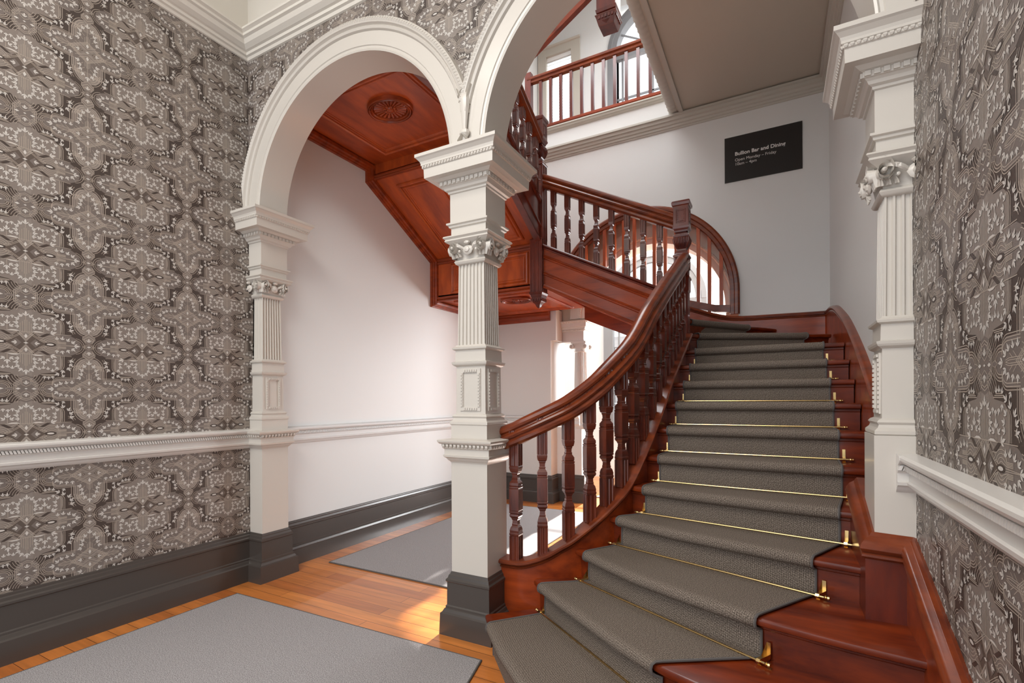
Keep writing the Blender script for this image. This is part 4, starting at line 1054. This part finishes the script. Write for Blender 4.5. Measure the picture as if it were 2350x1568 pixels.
for side, nm in ((0, 'edge_binding'), (NC, 'edge_binding')):     # bound edges
    e = MB(); R = []
    P = [V((p.x, p.y, z)) for p, z in cols[side]]
    for i, p in enumerate(P):
        t = (P[min(i + 1, len(P) - 1)] - P[max(i - 1, 0)]).normalized(); s_ = t.cross(V((1, 0, .01))).normalized(); u_ = s_.cross(t)
        R.append([tuple(p + s_ * .006 * cos(a) + u_ * .006 * sin(a)) for a in [pi * 2 * j / 6 for j in range(6)]])
    e.rings(R, sm=True); e.build('edge_binding', M['edge'], ro, org=(-.4, 3, 0))

# stair rods: a thing each, lying in the angle of tread and riser
ORD = ['', 'lowest', 'second', 'third', 'fourth', 'fifth', 'sixth', 'seventh', 'eighth', 'ninth', 'tenth', 'eleventh']
for k in range(2, 12):
    a = V(CL[k]); c = V(CRt[k]); d = V(CL[min(k + 1, 13)]) - a
    al = between(k, 8); P0 = al[0]; P1 = al[-1]; dv = (between(k + 1, 8)[4] - al[4]).normalized()
    zz = ZK[k - 1] + .0165
    t_ = (P1 - P0).normalized()
    S0 = P0 + dv * .018 - t_ * .035; S1 = P1 + dv * .018 + t_ * .055
    mid = (S0 + S1) / 2
    root = empty('stair_rod', (mid.x, mid.y, zz), 'thin brass rod across the runner, %s rod counted up from the bottom' % ORD[k - 1], 'stair rod', 'brass rods holding the runner')
    path = [(p + dv * .016) for p in between(k, 12)]
    pts = [S0] + path + [S1]
    if k <= 5: pts = [S0 + (S1 - S0) * t / 10 - V((0, 0)) for t in range(11)]
    R = []
    for i, p in enumerate(pts):
        tt = (pts[min(i + 1, len(pts) - 1)] - pts[max(i - 1, 0)]).normalized(); n = V((-tt.y, tt.x))
        R.append([(p.x + n.x * .0048 * cos(a_), p.y + n.y * .0048 * cos(a_), zz + .0048 * sin(a_)) for a_ in [2 * pi * j / 8 for j in range(8)]])
    # straight rod must clear the curved risers of the low steps: it is laid on the tread in front of them
    off = 0
    if k <= 5:
        off = 0
        for q in range(13):
            w = between(k, 12)[q]; s_ = (w - S0).dot((S1 - S0).normalized()); near = S0 + (S1 - S0).normalized() * s_
            off = max(off, (near - (w + dv * .018)).dot(dv))
        R = [[(x - dv.x * off, y - dv.y * off, z) for x, y, z in r] for r in R]
        S0 = S0 - dv * off; S1 = S1 - dv * off
    MB().rings(R, sm=True).build('rod', M['brass'], root)
    for P, sg in ((S0, -1), (S1, 1)):
        tt = (S1 - S0).normalized(); b = MB()
        R = [[(P.x + tt.x * sg * s_ + -tt.y * r * cos(q), P.y + tt.y * sg * s_ + tt.x * r * cos(q), zz + r * sin(q)) for q in [2 * pi * j / 10 for j in range(10)]] for s_, r in ((-.004, .005), (0, .008), (.004, .008), (.006, .005), (.010, .009), (.018, .008), (.021, .003))]
        b.rings(R, sm=True); b.build('finial', M['brass'], root)
        Q = P - tt * sg * .028; b = MB(); w = .0075
        def bp(s_, dd, z): q = Q + tt * s_ - dv * dd; return (q.x, q.y, z)
        bk = -(off + .0195)
        prof = [(bk, zz + .056), (bk, zz + .012), (.004, zz + .0095), (.010, zz), (.004, zz - .0095), (-.004, zz - .016), (.020, zz - .019), (.020, zz - .021), (-.010, zz - .0205), (bk + .003, zz - .006), (bk + .003, zz + .056)]
        R = [[bp(s_, dd, z) for dd, z in prof] for s_ in (-w, w)]
        b.rings(R); b.build('bracket', M['brass'], root)

# ------------------------------------------------------------------ floor carpets
def rug(name, P, label, rad=.006, th=.009):
    cx = sum(p[0] for p in P) / len(P); cy = sum(p[1] for p in P) / len(P); n = len(P)
    b = MB(); b.add([(x, y, z) for z in (.0005, th) for x, y in P], [tuple(range(n))[::-1], tuple(range(n, 2 * n))] + [(i, (i + 1) % n, n + (i + 1) % n, n + i) for i in range(n)])
    o = b.build(name, M['rug'], org=(cx, cy, 0)); tag(o, label, 'carpet')
    e = MB(); Q = [V((x, y, .006)) for x, y in P]
    e.sweep(Q, [(-.004, -.0055), (.003, -.0055), (.005, 0), (.002, .004), (-.004, .004)], closed=True)
    e.build('edge_binding', M['edge'], o, org=(cx, cy, 0))
rug('floor_carpet', [(-3.44, -1.5), (-1.0, -1.5), (-.3, -1.5), (-.3, 1.0), (-1.12, 1.62), (-1.34, 2.00), (-1.40, 2.235), (-3.445, 2.19)][:], 'large grey flat-woven carpet on the foyer boards left of the stair foot')
rug('floor_carpet', [(-3.41, 2.99), (-1.95, 2.99), (-1.95, 5.75), (-3.41, 5.75)], 'pale grey carpet in the hall beyond the left arch')
rug('floor_carpet', [(-2.28, 6.75), (-1.0, 6.75), (-1.0, 8.3), (-2.28, 8.3)], 'grey carpet in the bright rear room beyond the arcade')
